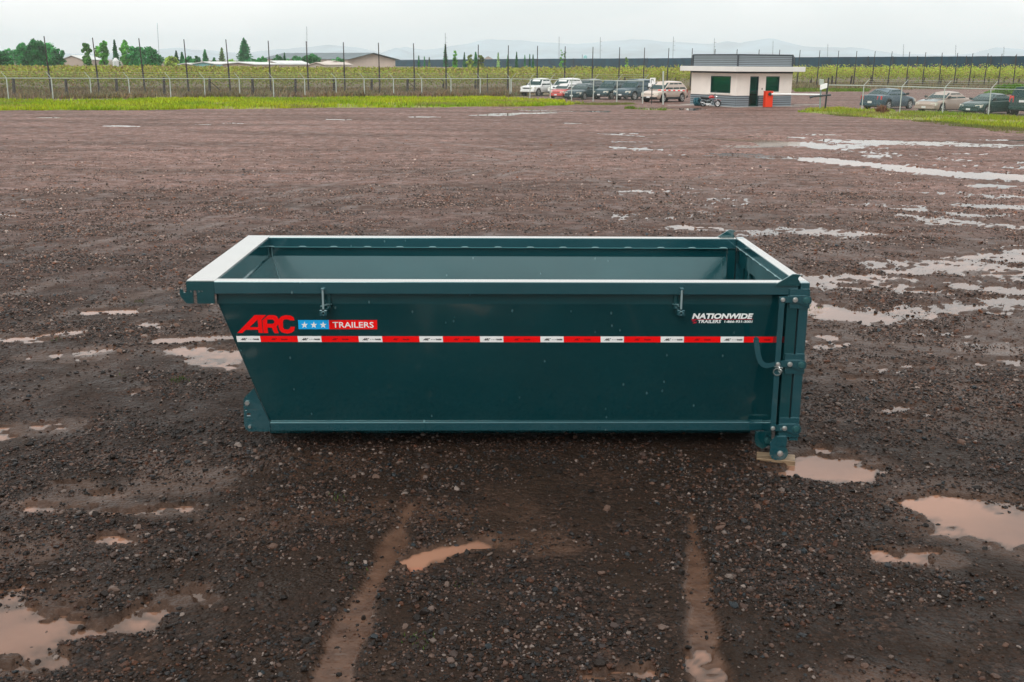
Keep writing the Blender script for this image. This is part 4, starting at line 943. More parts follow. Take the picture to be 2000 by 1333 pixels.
# sign
g_ = gz(1272.5, 204); d_ = math.hypot(*(g_[:2]-CAM[:2])); sg = empty('sign', tuple(g_), label='white sign panels on a thin dark post before the beige car', cat='sign')
v = gd(1274, 152, d_)-g_; MB().cyl((0, 0, 0), tuple(v*.97), .035, n=8).build('post', DARKSTEEL, sg)
z1_ = gd(1274, 152.5, d_)[2]; z0_ = gd(1274, 165, d_)[2]; z00 = gd(1270, 169.5, d_)[2]
MB().box(v[0]-.17, v[0]+.24, -.065, -.04, z0_, z1_).build('panel', WHITE, sg); MB().box(v[0]-.28, v[0]-.03, -.064, -.041, z00, z0_+.08).build('panel', WHITE, sg)
MB().box(v[0]-.10, v[0]-.055, -.07, -.0655, z0_+.06, z1_-.08).box(v[0]-.05, v[0]+.08, -.07, -.0655, z1_-.13, z1_-.08).box(v[0]+.04, v[0]+.08, -.07, -.0655, z1_-.25, z1_-.135).build('symbol', DARKSTEEL, sg)

# ------------------------------------------------------------------ motorcycle and tyre before the hut
RUB = mat('tyre_rubber', (.018, .019, .02), .75); CHR = mat('chrome', (.7, .7, .7), .2, .9); MRED = mat('glossy_red', (.45, .02, .02), .3, coat=1)
def L2W(x, y, z=0.):   # hut local to world
    c, s_ = math.cos(R_(28)), math.sin(R_(28)); return (C0[0]+x*c-y*s_, C0[1]+x*s_+y*c, z)
mg = gz(1386, 209.4)
mc = empty('motorcycle', tuple(mg), R_(-14), 'red and black motorcycle leaning on its stand below the hut window', 'motorcycle', sc=.80)
for nm, x, r_ in (('rear_wheel', -.58, .30), ('front_wheel', .68, .31)):
    wl = MB().torus((x, 0, r_), (0, 1, 0), r_-.06, .06, 24, 8).build('wheel', RUB, mc, smooth=True)
    mb = MB().cyl((x, -.03, r_), (x, .03, r_), .17 if x > 0 else .10, n=16)
    for k in range(5):
        a_ = k*1.257; mb.cyl((x, 0, r_), (x+math.cos(a_)*(r_-.1), 0, r_+math.sin(a_)*(r_-.1)), .018, n=5)
    mb.torus((x, 0, r_), (0, 1, 0), r_-.115, .015, 20, 5); mb.build('rim', CHR if x > 0 else DARKSTEEL, wl)
MB().tube([(.68, -.09, .31), (.5, -.09, .82), (.42, -.08, 1.02)], .025, n=8).tube([(.68, .09, .31), (.5, .09, .82), (.42, .08, 1.02)], .025, n=8).build('fork', CHR, mc)
MB().tube([(.38, -.36, 1.06), (.43, -.2, 1.1), (.42, 0, 1.04), (.43, .2, 1.1), (.38, .36, 1.06)], .014, n=6).build('handlebar', DARKSTEEL, mc)
MB().tube([(.42, -.25, 1.1), (.45, -.28, 1.3)], .01, n=5).cyl((.45, -.29, 1.3), (.46, -.27, 1.42), .05, n=8).build('mirror', DARKSTEEL, mc)
MB().cyl((.5, 0, .9), (.6, 0, .88), .08, .10, n=14).build('headlight', CHR, mc)
mb = MB(); mb.tube([(-.1, 0, .78), (.02, 0, .86), (.2, 0, .88), (.36, 0, .8)], [.08, .14, .15, .07], n=12); mb.build('fuel_tank', MRED, mc, smooth=True)
MB().tube([(-.85, 0, .86), (-.6, 0, .80), (-.3, 0, .76), (-.08, 0, .78)], [.05, .10, .11, .08], n=10).build('seat', BLACK, mc, smooth=True)
MB().cyl((-.08, -.14, .38), (-.08, .14, .38), .17, n=14).cyl((.06, 0, .42), (.14, 0, .64), .11, .10, n=12).build('engine', DARKSTEEL, mc)
MB().tube([(.15, -.12, .5), (.12, -.16, .25), (-.3, -.17, .25), (-.8, -.18, .42)], [.02, .025, .035, .05], n=8).build('exhaust', CHR, mc)
MB().tube([(.36, 0, .86), (.3, 0, .35), (-.2, 0, .22), (-.35, 0, .6), (-.1, 0, .72)], .028, n=6).build('frame', DARKSTEEL, mc)
MB().tube([(-.35, -.08, .4), (-.58, -.08, .3)], .025, n=6).tube([(-.35, .08, .4), (-.58, .08, .3)], .025, n=6).build('swing_arm', DARKSTEEL, mc)
mb = MB(); pts = [(.68+math.cos(a_)*.37, .31+math.sin(a_)*.37) for a_ in (2.6, 2.1, 1.6, 1.1, .7)]
for p0, p1 in zip(pts, pts[1:]): mb.add([(p0[0], -.06, p0[1]), (p0[0], .06, p0[1]), (p1[0], .06, p1[1]), (p1[0], -.06, p1[1]), (p0[0]*.99, -.06, p0[1]-.02), (p0[0]*.99, .06, p0[1]-.02), (p1[0]*.99, .06, p1[1]-.02), (p1[0]*.99, -.06, p1[1]-.02)], [(0,1,2,3),(4,5,6,7),(0,4,7,3),(1,5,6,2)])
mb.build('front_fender', MRED, mc); MB().tube([(-.3, 0, .66), (-.7, 0, .74), (-.98, 0, .6)], [.05, .06, .03], n=8).build('rear_fender', BLACK, mc)
MB().tube([(-.05, .1, .3), (-.15, .32, .02)], .015, n=5).build('stand', DARKSTEEL, mc)
TB = mat('teal_tyre', (.008, .075, .10), .6); tg = gz(1359, 207.8)
mb = MB(); mb.torus((0, 0, .30), (.75, -.62, .2), .22, .10, 24, 10); mb.torus((.18, .02, .30), (.75, -.62, .2), .22, .10, 24, 10)
simple('tyre', mb, TB, tg, 'teal painted tyre leaning on the hut wall behind the motorcycle', 'tyre', smooth=True)

# ------------------------------------------------------------------ cars
CG = mat('car_glass', (.006, .035, .035), .08, spec=.25); CGL = mat('car_glass_light', (.10, .17, .16), .08, spec=.8)
TRIM = mat('black_trim', (.02, .025, .028), .5); LAMP = mat('lamp_lens', (.62, .60, .50), .15, coat=1); TAIL = mat('tail_lens', (.55, .02, .015), .2, coat=1); PLATE = mat('plate_white', (.7, .7, .68), .5)
RIMM = mat('alloy', (.5, .5, .48), .35, .7)
PROF = {  # x from rear to front: (x, z of the upper surface) for the lower body; greenhouse base/roof
 'sedan': dict(L=4.7, W=1.78, H=1.42, low=[(-2.35,.70),(-2.3,.95),(-1.6,1.0),(-1.2,.98),(.9,.93),(1.0,.92),(1.7,.84),(2.15,.74),(2.35,.55)], gb=(-1.55, 1.05), gr=(-.75, .25), zb=.96, wb=(-1.35, 1.42), wr=.32, sill=.24),
 'suv': dict(L=4.7, W=1.85, H=1.78, low=[(-2.35,.80),(-2.32,1.08),(-2.1,1.1),(.9,1.08),(1.1,1.05),(1.8,.99),(2.15,.90),(2.33,.62)], gb=(-2.25, 1.1), gr=(-1.95, .35), zb=1.08, wb=(-1.38, 1.42), wr=.37, sill=.34),
 'crossover': dict(L=4.4, W=1.8, H=1.66, low=[(-2.2,.75),(-2.17,1.0),(-1.9,1.05),(.8,1.0),(1.1,.96),(1.7,.88),(2.05,.76),(2.2,.55)], gb=(-2.1, 1.15), gr=(-1.45, .25), zb=1.02, wb=(-1.3, 1.32), wr=.35, sill=.3),
 'pickup': dict(L=5.2, W=1.9, H=1.80, low=[(-2.6,.9),(-2.58,1.12),(-1.1,1.12),(.85,1.1),(1.1,1.1),(2.0,1.05),(2.5,.95),(2.6,.6)], gb=(-1.1, 1.15), gr=(-.85, .5), zb=1.1, wb=(-1.65, 1.7), wr=.40, sill=.42),
 'hatch': dict(L=4.1, W=1.7, H=1.46, low=[(-2.05,.7),(-2.0,.95),(-1.7,.98),(.8,.92),(1.0,.9),(1.55,.82),(1.9,.72),(2.05,.5)], gb=(-1.9, 1.05), gr=(-1.45, .2), zb=.95, wb=(-1.2, 1.25), wr=.31, sill=.24)}
def make_car(kind, px, py, ang, col, label, sc=1., rough=.3, glass=None, light=True, roofcol=None, rack=False, dark_low=False, bonnet=False):
    q = PROF[kind]; g_ = gz(px, py); azm = math.atan2(g_[0]-CAM[0], g_[1]-CAM[1])
    root = empty('car', tuple(g_), R_(ang)-azm, label, 'car' if kind != 'pickup' else 'pickup truck', sc=sc)
    cm = mat('car_paint', col, rough, coat=.3, spec=.35, noise=(2, .06)); gl = glass or CG
    W = q['W']/2; Lh = q['L']/2; zs = q['sill']
    xs = sorted(set(list(np.linspace(-Lh, Lh, 27))+[w_+s_*(q['wr']+.07)*f for w_ in q['wb'] for s_ in (-1, 1) for f in (1, .92, .7, .4)]+[p[0] for p in q['low']]))
    lx = [p[0] for p in q['low']]; lz = [p[1] for p in q['low']]
    vs = []
    for x in xs:
        zt = np.interp(x, lx, lz); zb_ = zs
        if abs(x) > Lh-.25: zb_ = zs+.06
        for w_ in q['wb']:
            r_ = q['wr']+.07
            if abs(x-w_) < r_: zb_ = max(zb_, q['wr']*.93+math.sqrt(r_*r_-(x-w_)**2))
        zb_ = min(zb_, zt-.06)
        e_ = (abs(x)/Lh)**6*.13; ww = W*(1-e_)*(1-.05*max(0, abs(x)-Lh*.75)/(Lh*.25))
        zm = zb_+(zt-zb_)*.55
        ring = [(ww*.94, zb_), (ww*1.0, zb_+(zt-zb_)*.2), (ww, zm), (ww*.965, zt-.05), (ww*.90, zt), (ww*.45, zt+.03), (0, zt+.035)]
        ring = ring+[(-a, b_) for a, b_ in ring[-2::-1]]
        vs += [(x, a, b_) for a, b_ in ring]
    n = 13; fs = [(i*n+j, (i+1)*n+j, (i+1)*n+(j+1) % n, i*n+(j+1) % n) for i in range(len(xs)-1) for j in range(n)]
    fs += [tuple(range(n))[::-1], tuple(range((len(xs)-1)*n, len(xs)*n))]
    body = MB().add(vs, fs).build('body', cm, root, smooth=True)
    # greenhouse
    zb_ = q['zb']; H = q['H']; g0, g1 = q['gb']; r0, r1 = q['gr']; wb_, wr_ = W*.90, W*.70
    def G(u, v, s_):     # side surface: u along 0 rear..1 front, v 0 belt..1 roof
        xb = g0+(g1-g0)*u; xr = r0+(r1-r0)*u; bulge = .03*math.sin(math.pi*v)
        return np.array([xb+(xr-xb)*v, s_*(wb_+(wr_-wb_)*v+bulge), zb_+(H-.05-zb_)*v])
    vs = []; nu = 9; nv = 4
    for i in range(nu):
        u = i/(nu-1); row = [G(u, j/(nv-1), 1) for j in range(nv)]; cx = r0+(r1-r0)*u
        crown = .05*math.sin(math.pi*min(1, max(0, .12+.76*u)))
        row += [np.array([cx, wr_*.6, H-.02+crown*.6]), np.array([cx, 0, H-.01+crown]), np.array([cx, -wr_*.6, H-.02+crown*.6])]
        row += [G(u, j/(nv-1), -1) for j in range(nv)][::-1]; vs += row
    n = 2*nv+3; fs = [(i*n+j, (i+1)*n+j, (i+1)*n+j+1, i*n+j+1) for i in range(nu-1) for j in range(n-1)]
    fs += [tuple(range(n)), tuple(range((nu-1)*n, nu*n))]
    MB().add(vs, fs).build('cabin', cm if roofcol is None else mat('roof_paint', roofcol, .3, coat=1), root, smooth=True)
    nw = 3 if kind in ('suv', 'crossover') else 2
    for s_ in (1, -1):
        for k in range(nw):
            u0 = .06+.9*k/nw; u1 = .06+.9*(k+1)/nw-.035
            c = [G(u0, .08, s_), G(u1, .08, s_), G(u1, .86, s_), G(u0+(.05 if k == 0 else 0), .86, s_)]
            o_ = np.array([0, s_*.012, .004]); MB().add([p+o_ for p in c]+[p-o_*1.5 for p in c], [(0,1,2,3),(7,6,5,4),(0,1,5,4),(1,2,6,5),(2,3,7,6),(3,0,4,7)]).build('side_window', gl if k < nw-1 or True else gl, root)
    for (u_, nm, dx) in ((1, 'windscreen', .012), (0, 'rear_window', -.012)):
        c = [G(u_, .06, 1)*[1, .93, 1], G(u_, .06, -1)*[1, .93, 1], G(u_, .9, -1)*[1, .93, 1], G(u_, .9, 1)*[1, .93, 1]]
        o_ = np.array([dx, 0, .012]); MB().add([p+o_ for p in c]+[p-o_*1.5 for p in c], [(0,1,2,3),(7,6,5,4),(0,1,5,4),(1,2,6,5),(2,3,7,6),(3,0,4,7)]).build(nm, gl, root)
    for x in q['wb']:
        for s_ in (1, -1):
            yy = s_*(W-.11); wl = MB().cyl((x, yy-.1, q['wr']), (x, yy+.1, q['wr']), q['wr'], n=20).build('wheel', RUB, root)
            mb = MB().torus((x, yy+s_*.095, q['wr']), (0, 1, 0), q['wr']*.62, .02, 16, 5).cyl((x, yy+s_*.09, q['wr']), (x, yy+s_*.115, q['wr']), .05, n=8)
            for k in range(5):
                a_ = k*1.257+.3; mb.obox((x-.02, yy+s_*.085, q['wr']-.02), (math.cos(a_)*q['wr']*.6, 0, math.sin(a_)*q['wr']*.6), (-math.sin(a_)*.06, 0, math.cos(a_)*.06), (0, s_*.025, 0))
            mb.build('rim', RIMM, wl)
    zf = np.interp(Lh-.15, lx, lz); zr = lz[1]
    # headlights, grille, bumpers, tail lights, plates, mirrors
    for s_ in (1, -1):
        MB().obox((Lh-.28, s_*W*.52, zf-.17), (.26, s_*.0, -.03), (-.12, s_*W*.40, .02), (-.03, 0, .19)).build('headlight', LAMP, root)
        MB().obox((-Lh-.012, s_*W*.58, zr-.26), (.05, 0, 0), (.10, s_*W*.34, .02), (.03, 0, .24 if kind != 'suv' else .4)).build('tail_light', TAIL, root)
        MB().obox((g1-.28, s_*(W*.92), zb_+.02), (.12, 0, 0), (0, s_*.2, .03), (0, 0, .14)).build('mirror', TRIM, root)
    MB().obox((Lh-.10, -W*.5, zf-.19), (.07, 0, -.01), (0, W, 0), (-.03, 0, .13)).build('grille', TRIM, root)
    MB().box(Lh-.14, Lh+.05, -W*.86, W*.86, zs+.03, zs+.17, c=.03).build('bumper', TRIM if (dark_low or kind in ('suv',)) else cm, root)
    MB().box(-Lh-.05, -Lh+.14, -W*.88, W*.88, zs+.04, zs+.24, c=.03).build('bumper', TRIM if dark_low else cm, root)
    MB().box(Lh+.051, Lh+.062, -.16, .16, zs+.09, zs+.22).build('number_plate', PLATE, root)
    MB().box(-Lh-.066, -Lh-.052, -.16, .16, zs+.22 if kind == 'sedan' else zs+.5, zs+.36 if kind == 'sedan' else zs+.64).build('number_plate', PLATE, root)
    if dark_low: MB().box(q['wb'][0]+q['wr']+.08, q['wb'][1]-q['wr']-.08, -W*1.005, W*1.005, zs-.01, zs+.15, c=.01).build('sill', TRIM, root)
    if rack: MB().tube([(r0+.1, W*.6, H+.07), (r1-.15, W*.6, H+.07)], .02, n=6).tube([(r0+.1, -W*.6, H+.07), (r1-.15, -W*.6, H+.07)], .02, n=6).build('roof_rack', TRIM, root)
    MB().box(-Lh+.5, Lh-.5, -W*.75, W*.75, zs-.06, zs+.25).build('underbody', TRIM, root)
    if bonnet: 
        mb = MB(); vs = []
        for x in (1.0, 1.4, 1.75, 2.1):
            zt = float(np.interp(x, lx, lz)); vs += [(x, -W*.84, zt+.02), (x, 0, zt+.05), (x, W*.84, zt+.02)]
        vs += [(a, b_, c-.03) for a, b_, c in vs]; f_ = [(i*3+j, i*3+j+1, i*3+j+4, i*3+j+3) for i in range(3) for j in range(2)]
        MB().add(vs, f_+[tuple(v+12 for v in q_[::-1]) for q_ in f_]).build('bonnet', mat('dark_bonnet', (.02, .05, .05), .3, coat=1), root)['label'] = 'dark green bonnet'
    return root
HL = 180+60
WH = (.72, .72, .70); DKT = (.012, .045, .055)
make_car('pickup', 1054, 187.8, HL-1, WH, 'white pickup truck at the left end of the parked row', .86)
make_car('suv', 1104, 188.2, HL+1, (.70, .70, .68), 'white boxy off-road car second from the left in the parked row', .88, rack=False)
make_car('suv', 1147, 186, HL, (.03, .05, .06), 'dark car mostly hidden behind the white boxy off-road car', .82)
make_car('hatch', 1104, 192.3, HL+2, (.50, .06, .05), 'small faded red car squeezed between white and dark cars', .84, roofcol=(.6, .55, .52))
make_car('sedan', 1140, 194.6, HL+2, (.008, .035, .045), 'dark teal sedan parked right of the red car', .90)
make_car('suv', 1194, 194.3, HL-1, (.018, .055, .065), 'dark teal off-road car in the middle of the parked row', .86, dark_low=True)
make_car('suv', 1240, 195.6, HL-3, (.02, .055, .075), 'dark blue off-road car with chrome bumper left of the beige one', .93)
make_car('crossover', 1297, 200, HL-5, (.52, .42, .35), 'beige crossover car next to the guard hut', .96, dark_low=True)
make_car('sedan', 1734, 213.5, 59, (.035, .075, .10), 'blue grey sedan seen from behind at the right lane', .98)
make_car('sedan', 1842, 219.5, HL-3, (.36, .28, .23), 'beige sedan with dark bonnet behind the right fence', .92, bonnet=True)
make_car('sedan', 1930, 223.8, HL-3, (.012, .05, .045), 'dark green sedan with pale headlights behind the right fence', .90)
make_car('suv', 2026, 225.5, 66, (.012, .045, .04), 'dark green van cut off by the right edge of the picture', .98)
# ------------------------------------------------------------------ the roll-off dumpster
D = empty('dumpster', (3.05, 1.07, .0), label='dark teal steel roll-off dumpster with red lettering standing in the wet yard', cat='dumpster')
def part(mb, name, m=None, parent=None, smooth=False):
    if parent is None: return mb.build(name, m or PAINT, D, world=True, smooth=smooth)
    return mb.build(name, m or PAINT, parent, smooth=smooth)
WY = 2.14; HZ = 1.43; ZB = .178
YW0, ZW0, YW1, ZW1 = .06, 1.25, .280, .26
def top_sky_sheen(o):  # gives faces that point up the pale painted sky reflection
    o.data.materials.append(SKYTOP)
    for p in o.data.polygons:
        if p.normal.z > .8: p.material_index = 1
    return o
def slab(mb, c, off, mi=0):
    c = [np.array(p, float) for p in c]; off = np.array(off, float); vs = c+[p+off for p in c]; n = len(c)
    return mb.add(vs, [tuple(range(n)), tuple(range(n, 2*n))[::-1]]+[(i, (i+1) % n, n+(i+1) % n, n+i) for i in range(n)], mi)
XL0, XL1, XR = .948, 1.225, 5.165
for s_ in (0, 1):
    Y = (lambda y: y) if s_ == 0 else (lambda y: WY-y); sg = 1 if s_ == 0 else -1
    # bent side sheet
    mb = MB(); slab(mb, [(XL0, Y(YW0), ZW0), (XR, Y(YW0), ZW0), (XR, Y(YW1+.0067), ZW1-.03), (XL1+.01, Y(YW1+.0067), ZW1-.03)], (0, sg*.006, .001))
    slab(mb, [(XL0-.022, Y(YW0), 1.335), (XR, Y(YW0), 1.335), (XR, Y(YW0), ZW0), (XL0-.014, Y(YW0), ZW0)], (0, sg*.006, 0))
    side = part(mb, 'side_wall')
    mb = MB(); mb.box(.925, 5.243, min(Y(0), Y(.1)), max(Y(0), Y(.1)), 1.333, HZ-.0, c=.007); rimo = top_sky_sheen(part(mb, 'top_rail', PAINT2))
    mb = MB(); mb.box(1.225, 5.16, min(Y(YW1-.018), Y(YW1+.06)), max(Y(YW1-.018), Y(YW1+.06)), ZB, .249, c=.005); part(mb, 'bottom_rail', PAINT2)
    mb = MB(); mb.box(5.167, 5.247, min(Y(0.0), Y(.08)), max(Y(0.0), Y(.08)), .16, 1.3325 if s_ == 0 else 1.3325, c=.006); part(mb, 'corner_post')
    slab_ = MB(); slab(slab_, [(5.115, Y(.012), 1.33), (5.115, Y(YW0+.02), 1.33), (5.115, Y(YW0+.02), ZW0), (5.115, Y(YW1+.02), ZW1), (5.115, Y(YW1+.02), .20), (5.115, Y(.012), .20)], (.006, 0, 0))
    part(slab_, 'end_flange')
    # hook plate at the raised left corner
    yp = Y(0.); o_ = [(.927, 1.428), (.727, 1.428), (.725, 1.385), (.727, 1.36), (.722, 1.347), (.712, 1.342), (.702, 1.347), (.699, 1.358), (.694, 1.369), (.684, 1.372), (.676, 1.366), (.675, 1.33), (.681, 1.312), (.722, 1.262),
          (.771, 1.262), (.774, 1.352), (.779, 1.361), (.787, 1.364), (.795, 1.361), (.799, 1.352), (.799, 1.262), (.925, 1.262)]
    def cir(x, z, r, n=10): return [(x+r*math.cos(a*2*math.pi/n), z+r*math.sin(a*2*math.pi/n)) for a in range(n)]
    mb = MB(); mb.plate(o_, [cir(.756, 1.354, .007), cir(.815, 1.354, .007), cir(.837, 1.354, .006)], lambda a, b_, k: (a, yp+(sg*k), b_), .012); part(mb, 'hook_plate')
    # lower left side plate with bolts
    yq = Y(.25); pxs = [(526.5,825.5),(527.5,843.3),(486,843.3),(479.5,838),(476.5,829),(475.5,783),(478,776),(496,758)]
    o_ = [tuple(gy(a, b_, .25)[[0, 2]]) for a, b_ in pxs]; mb = MB(); mb.plate(o_, [[tuple(gy(a, b_, .25)[[0, 2]]) for a, b_ in ((482,807),(489,807),(489,813),(482,813))], cir(*gy(480, 801, .25)[[0, 2]], .009)], lambda a, b_, k: (a, yq+(sg*k), b_), .014)
    lp = part(mb, 'hinge_plate', PAINT2)
    for (a, b_) in ((483, 787), (488, 833)):
        g_ = gy(a, b_, .25); mb = MB(); mb.cyl((g_[0], yq-sg*.018, g_[2]), (g_[0], yq, g_[2]), .019 if b_ < 800 else .012, n=6 if b_ < 800 else 12); part(mb, 'bolt', STEEL, lp)
# corner reinforcement above the right end of the near rail
for s_ in (0, 1):
    yy = -.014 if s_ == 0 else WY+.004
    pts = [(1514.5,559),(1516,555.5),(1549,536),(1556,536),(1566,538.5),(1561,541),(1559,545),(1562,551),(1562.5,558.5)]
    o_ = [tuple(gy(a, b_, -.014)[[0, 2]]) for a, b_ in pts]
    part(MB().plate(o_, [], lambda a, b_, k: (a, yy+k, b_), .0135 if s_ == 0 else .012), 'corner_gusset')
# wide plate (on the left, sky reflection painted in as pale colour) and its beam
part(MB().box(.7265, .930, .0125, WY-.0125, HZ-.008, HZ+.0015), 'header_plate', SKYTOP)
part(MB().box(.926, .934, .067, WY-.067, 1.245, HZ-.009), 'header_wall')
mb = MB(); slab(mb, [(XL0-.014, YW0+.004, ZW0), (XL0-.014, WY-YW0-.004, ZW0), (XL1+.003, WY-YW1-.004, ZW1-.02), (XL1+.003, YW1+.004, ZW1-.02)], (.018, 0, .004)); part(mb, 'front_wall')
part(MB().box(1.222, 5.2, YW1, WY-YW1, .242, .252), 'floor')
# welds on the inside
WELD = mat('weld_bead', (.30, .45, .46), .25, .4)
mb = MB().tube([(.95, WY-.103, 1.338), (5.16, WY-.103, 1.338)], .004, n=5); ws = part(mb, 'weld_seam', mat('seam', (.05, .16, .17), .3), None)
for px in (529, 591, 652, 718, 781, 845, 908, 973, 1036, 1100, 1163, 1227, 1291, 1352, 1413):
    g_ = gy(px, 480, WY-.105); x = g_[0]; part(MB().tube([(x-.035, WY-.106, 1.341), (x-.02, WY-.108, 1.344), (x+.02, WY-.108, 1.344), (x+.035, WY-.106, 1.34)], [.003, .006, .006, .003], n=6), 'weld_bead', WELD, None)
part(MB().tube([(.948, WY-YW0-.012, 1.33), (.95, WY-YW0-.014, ZW0), (XL1+.01, WY-YW1-.012, ZW1)], .006, n=5), 'weld_seam', WELD)
part(MB().tube([(.948, YW0+.012, 1.33), (.95, YW0+.014, ZW0), (XL1+.01, YW1+.012, ZW1)], .006, n=5), 'weld_seam', WELD)
# tail gate
GAPSHADE = mat('gap_shade_black', (.01, .012, .012), .7)
part(MB().box(5.292, 5.297, .072, WY-.072, .20, 1.40), 'gate_panel')
for y0, y1 in ((-.004, .072), (WY-.072, WY+.004)): part(MB().box(5.257, 5.327, y0, y1, .185, HZ, c=.006), 'gate_post', PAINT2)
top_sky_sheen(part(MB().box(5.243, 5.328, .0725, WY-.0725, 1.36, HZ, c=.006), 'gate_top_tube', PAINT2))
part(MB().box(5.257, 5.328, .0725, WY-.0725, .19, .27, c=.006), 'gate_bottom_tube')
part(MB().box(5.262, 5.2915, .0725, WY-.0725, 1.20, 1.358), 'gate_inner_band')
part(MB().box(5.2975, 5.326, .0725, WY-.0725, .70, .77, c=.004), 'gate_cross_tube')
for y0, y1 in ((.02, .066), (WY-.066, WY-.02)): part(MB().box(5.2475, 5.2565, y0, y1, .2, 1.30), 'gate_gap_shade', GAPSHADE)  # dark strips added to stand for the shaded gap beside the gate
for k in range(5): part(MB().box(5.2975, 5.325, .35+k*.34, .40+k*.34, .272, 1.358, c=.003), 'gate_rib')
for k in range(4): part(MB().box(5.266, 5.2915, .45+k*.38, .50+k*.38, .272, 1.198, c=.003), 'gate_rib')
gs = [(5.240, .15+k*.245) for k in range(8)]
part(MB().tube([(5.241, .09, 1.357), (5.241, WY-.1, 1.357)], .004, n=5), 'weld_seam', WELD)
for x, y in gs: part(MB().tube([(5.239, y-.04, 1.356), (5.237, y, 1.357), (5.239, y+.04, 1.356)], [.003, .008, .003], n=6), 'weld_bead', WELD)
# hinge and latch hardware on the near side
def gp(px, py, y): return tuple(gy(px, py, y))
def xz(px, py, y): g_ = gy(px, py, y); return (g_[0], g_[2])
def pl2(pts, y, t, name, parent=None, m=None, holes=()):
    return part(MB().plate([xz(a, b_, y) for a, b_ in pts], [[xz(a, b_, y) for a, b_ in h] for h in holes], lambda a, b_, k: (a, y+k, b_), t), name, m, parent)
def bolt(px, py, y, r, parent, m=STEEL, hexa=False):
    x, z = xz(px, py, y); mb = MB(); mb.cyl((x, y-.004, z), (x, y, z), r*1.35, n=14); mb.cyl((x, y-.014, z), (x, y-.003, z), r*.95, r*1.05, n=6 if hexa else 12); mb.cyl((x, y-.017, z), (x, y-.0139, z), r*.45, n=8)
    return part(mb, 'bolt', m, parent)
hub = mat('painted_pin', (.02, .09, .095), .35, .2, coat=1)
for (xa, xb, yt_, yb_, yl, xe, gx) in ((1543.5,1582.5,565.5,603,586,1582,1528.5),(1534.5,1572,692.5,730.5,712,1571.5,1519),(1522.5,1561.5,817.5,854,837,1561,1509)):
    bp_ = pl2([(xa, yt_), (xb, yt_), (xb-1.3, yb_), (xa-1.6, yb_), (xa-1, yt_+6)], -.016, .0115, 'hinge_block', m=PAINT2)
    cx = xe-7.2; pts = []
    for k in range(9): a_ = math.pi/2+math.pi*k/8; pts.append((gx+6*math.cos(a_), yl-.5-6*math.sin(a_)))
    pts += [(cx-14, yl+6), (cx-10, yl+9)]
    for k in range(9): a_ = math.pi*1.22+k/8*math.pi*1.15; pts.append((cx+11*math.cos(a_), yl+1.5-11*math.sin(a_)))
    pts = pts[:-1]+[(xe-1, yl-5), (xe-6, yl-7.5)]
    lk = pl2(pts, -.030, .0125, 'hinge_link', m=PAINT2)
    bolt(gx+.5, yl, -.0465 if True else 0, .0125, lk); bolt(cx-21.5, yl, -.0305, .0145, lk); bolt(cx+.5, yl+1, -.0305, .020, lk, hub)
X0, Z0 = xz(1528, 583, -.045); X1, Z1 = xz(1509, 839, -.045)
part(MB().box(X0-.021, X0+.021, -.0455, -.0325, Z1-.01, Z0+.01, c=.003), 'latch_bar', PAINT2)
# curved lever
pts = [(1477,664),(1477.8,672),(1479.5,685),(1481.5,697),(1485,706.5),(1490.5,712.5),(1498,714.8),(1506,713.5),(1513,711.5)]
c_ = [np.array(xz(a, b_, -.06)) for a, b_ in pts]; L_, R2 = [], []
for i in range(len(c_)):
    t_ = c_[min(i+1, len(c_)-1)]-c_[max(i-1, 0)]; t_ = t_/np.linalg.norm(t_); nn_ = np.array([-t_[1], t_[0]]); wd = .020 if i < 7 else .016
    L_.append(tuple(c_[i]+nn_*wd)); R2.append(tuple(c_[i]-nn_*wd))
tp_ = c_[0]; arc = [(tp_[0]+.0205*math.cos(a_), tp_[1]+.0205*math.sin(a_)) for a_ in np.linspace(.3, math.pi-.3, 6)]
ol = R2[::-1]+L_ if False else L_+R2[::-1]
ol = [p for p in L_]+[p for p in R2[::-1]]+[(p[0], p[1]) for p in arc][::-1 if L_[0][0] < R2[0][0] else 1]
try: lv = part(MB().plate(ol, [], lambda a, b_, k: (a, -.062+k, b_), .012), 'lever', PAINT2)
except Exception as ex: print('lever', ex)
part(MB().torus((tp_[0], -.045, tp_[1]-.0), (0, 1, 0), .001, .012, 8, 6), 'lever_stop')
x, z = xz(1518, 727, -.055); mb = MB().torus((x, -.055, z), (0.2, 1, .1), .028, .0035, 18, 6).torus((x+.008, -.06, z+.03), (1, .3, .2), .016, .0035, 12, 6).tube([(x-.03, -.05, z+.045), (x+.04, -.05, z+.03)], .005, n=6).torus((x+.02, -.058, z+.01), (.5, 1, .6), .014, .0035, 12, 6)
part(mb, 'clip_pin', STEEL)
# roller foot under the corner
pl2([(1519,853),(1517,851),(1504.5,865),(1503.5,889),(1507,895),(1514,898.5),(1525,899),(1533,894),(1536.5,885),(1535,871),(1536,853)], -.032, .012, 'roller_bracket', m=PAINT2)
pl2([(1518.5,854),(1537,854),(1536,872),(1517.5,872)], -.038, .0055, 'bracket_pad', m=PAINT2)
xr, zr_ = xz(1523, 886, -.03); part(MB().cyl((xr+.008, -.018, zr_-.002), (xr+.008, .07, zr_-.002), .060, n=28), 'roller', hub, smooth=True); bolt(1523.5, 886, -.0325, .017, D and None, hexa=True)
part(MB().plate([xz(a, b_, .075) for a, b_ in ((1517,851),(1504.5,865),(1503.5,889),(1514,898.5),(1533,894),(1535,871),(1534,853))], [], lambda a, b_, k: (a, .075+k, b_), .012), 'roller_bracket')
part(MB().plate([(5.04, .205), (5.165, .205), (5.165, .10), (5.10, .06), (5.05, .09), (5.035, .14)], [], lambda a, b_, k: (a, .16+k, b_), .012), 'corner_skid'); bolt(1500.5, 861, .155, .022, None, hub)
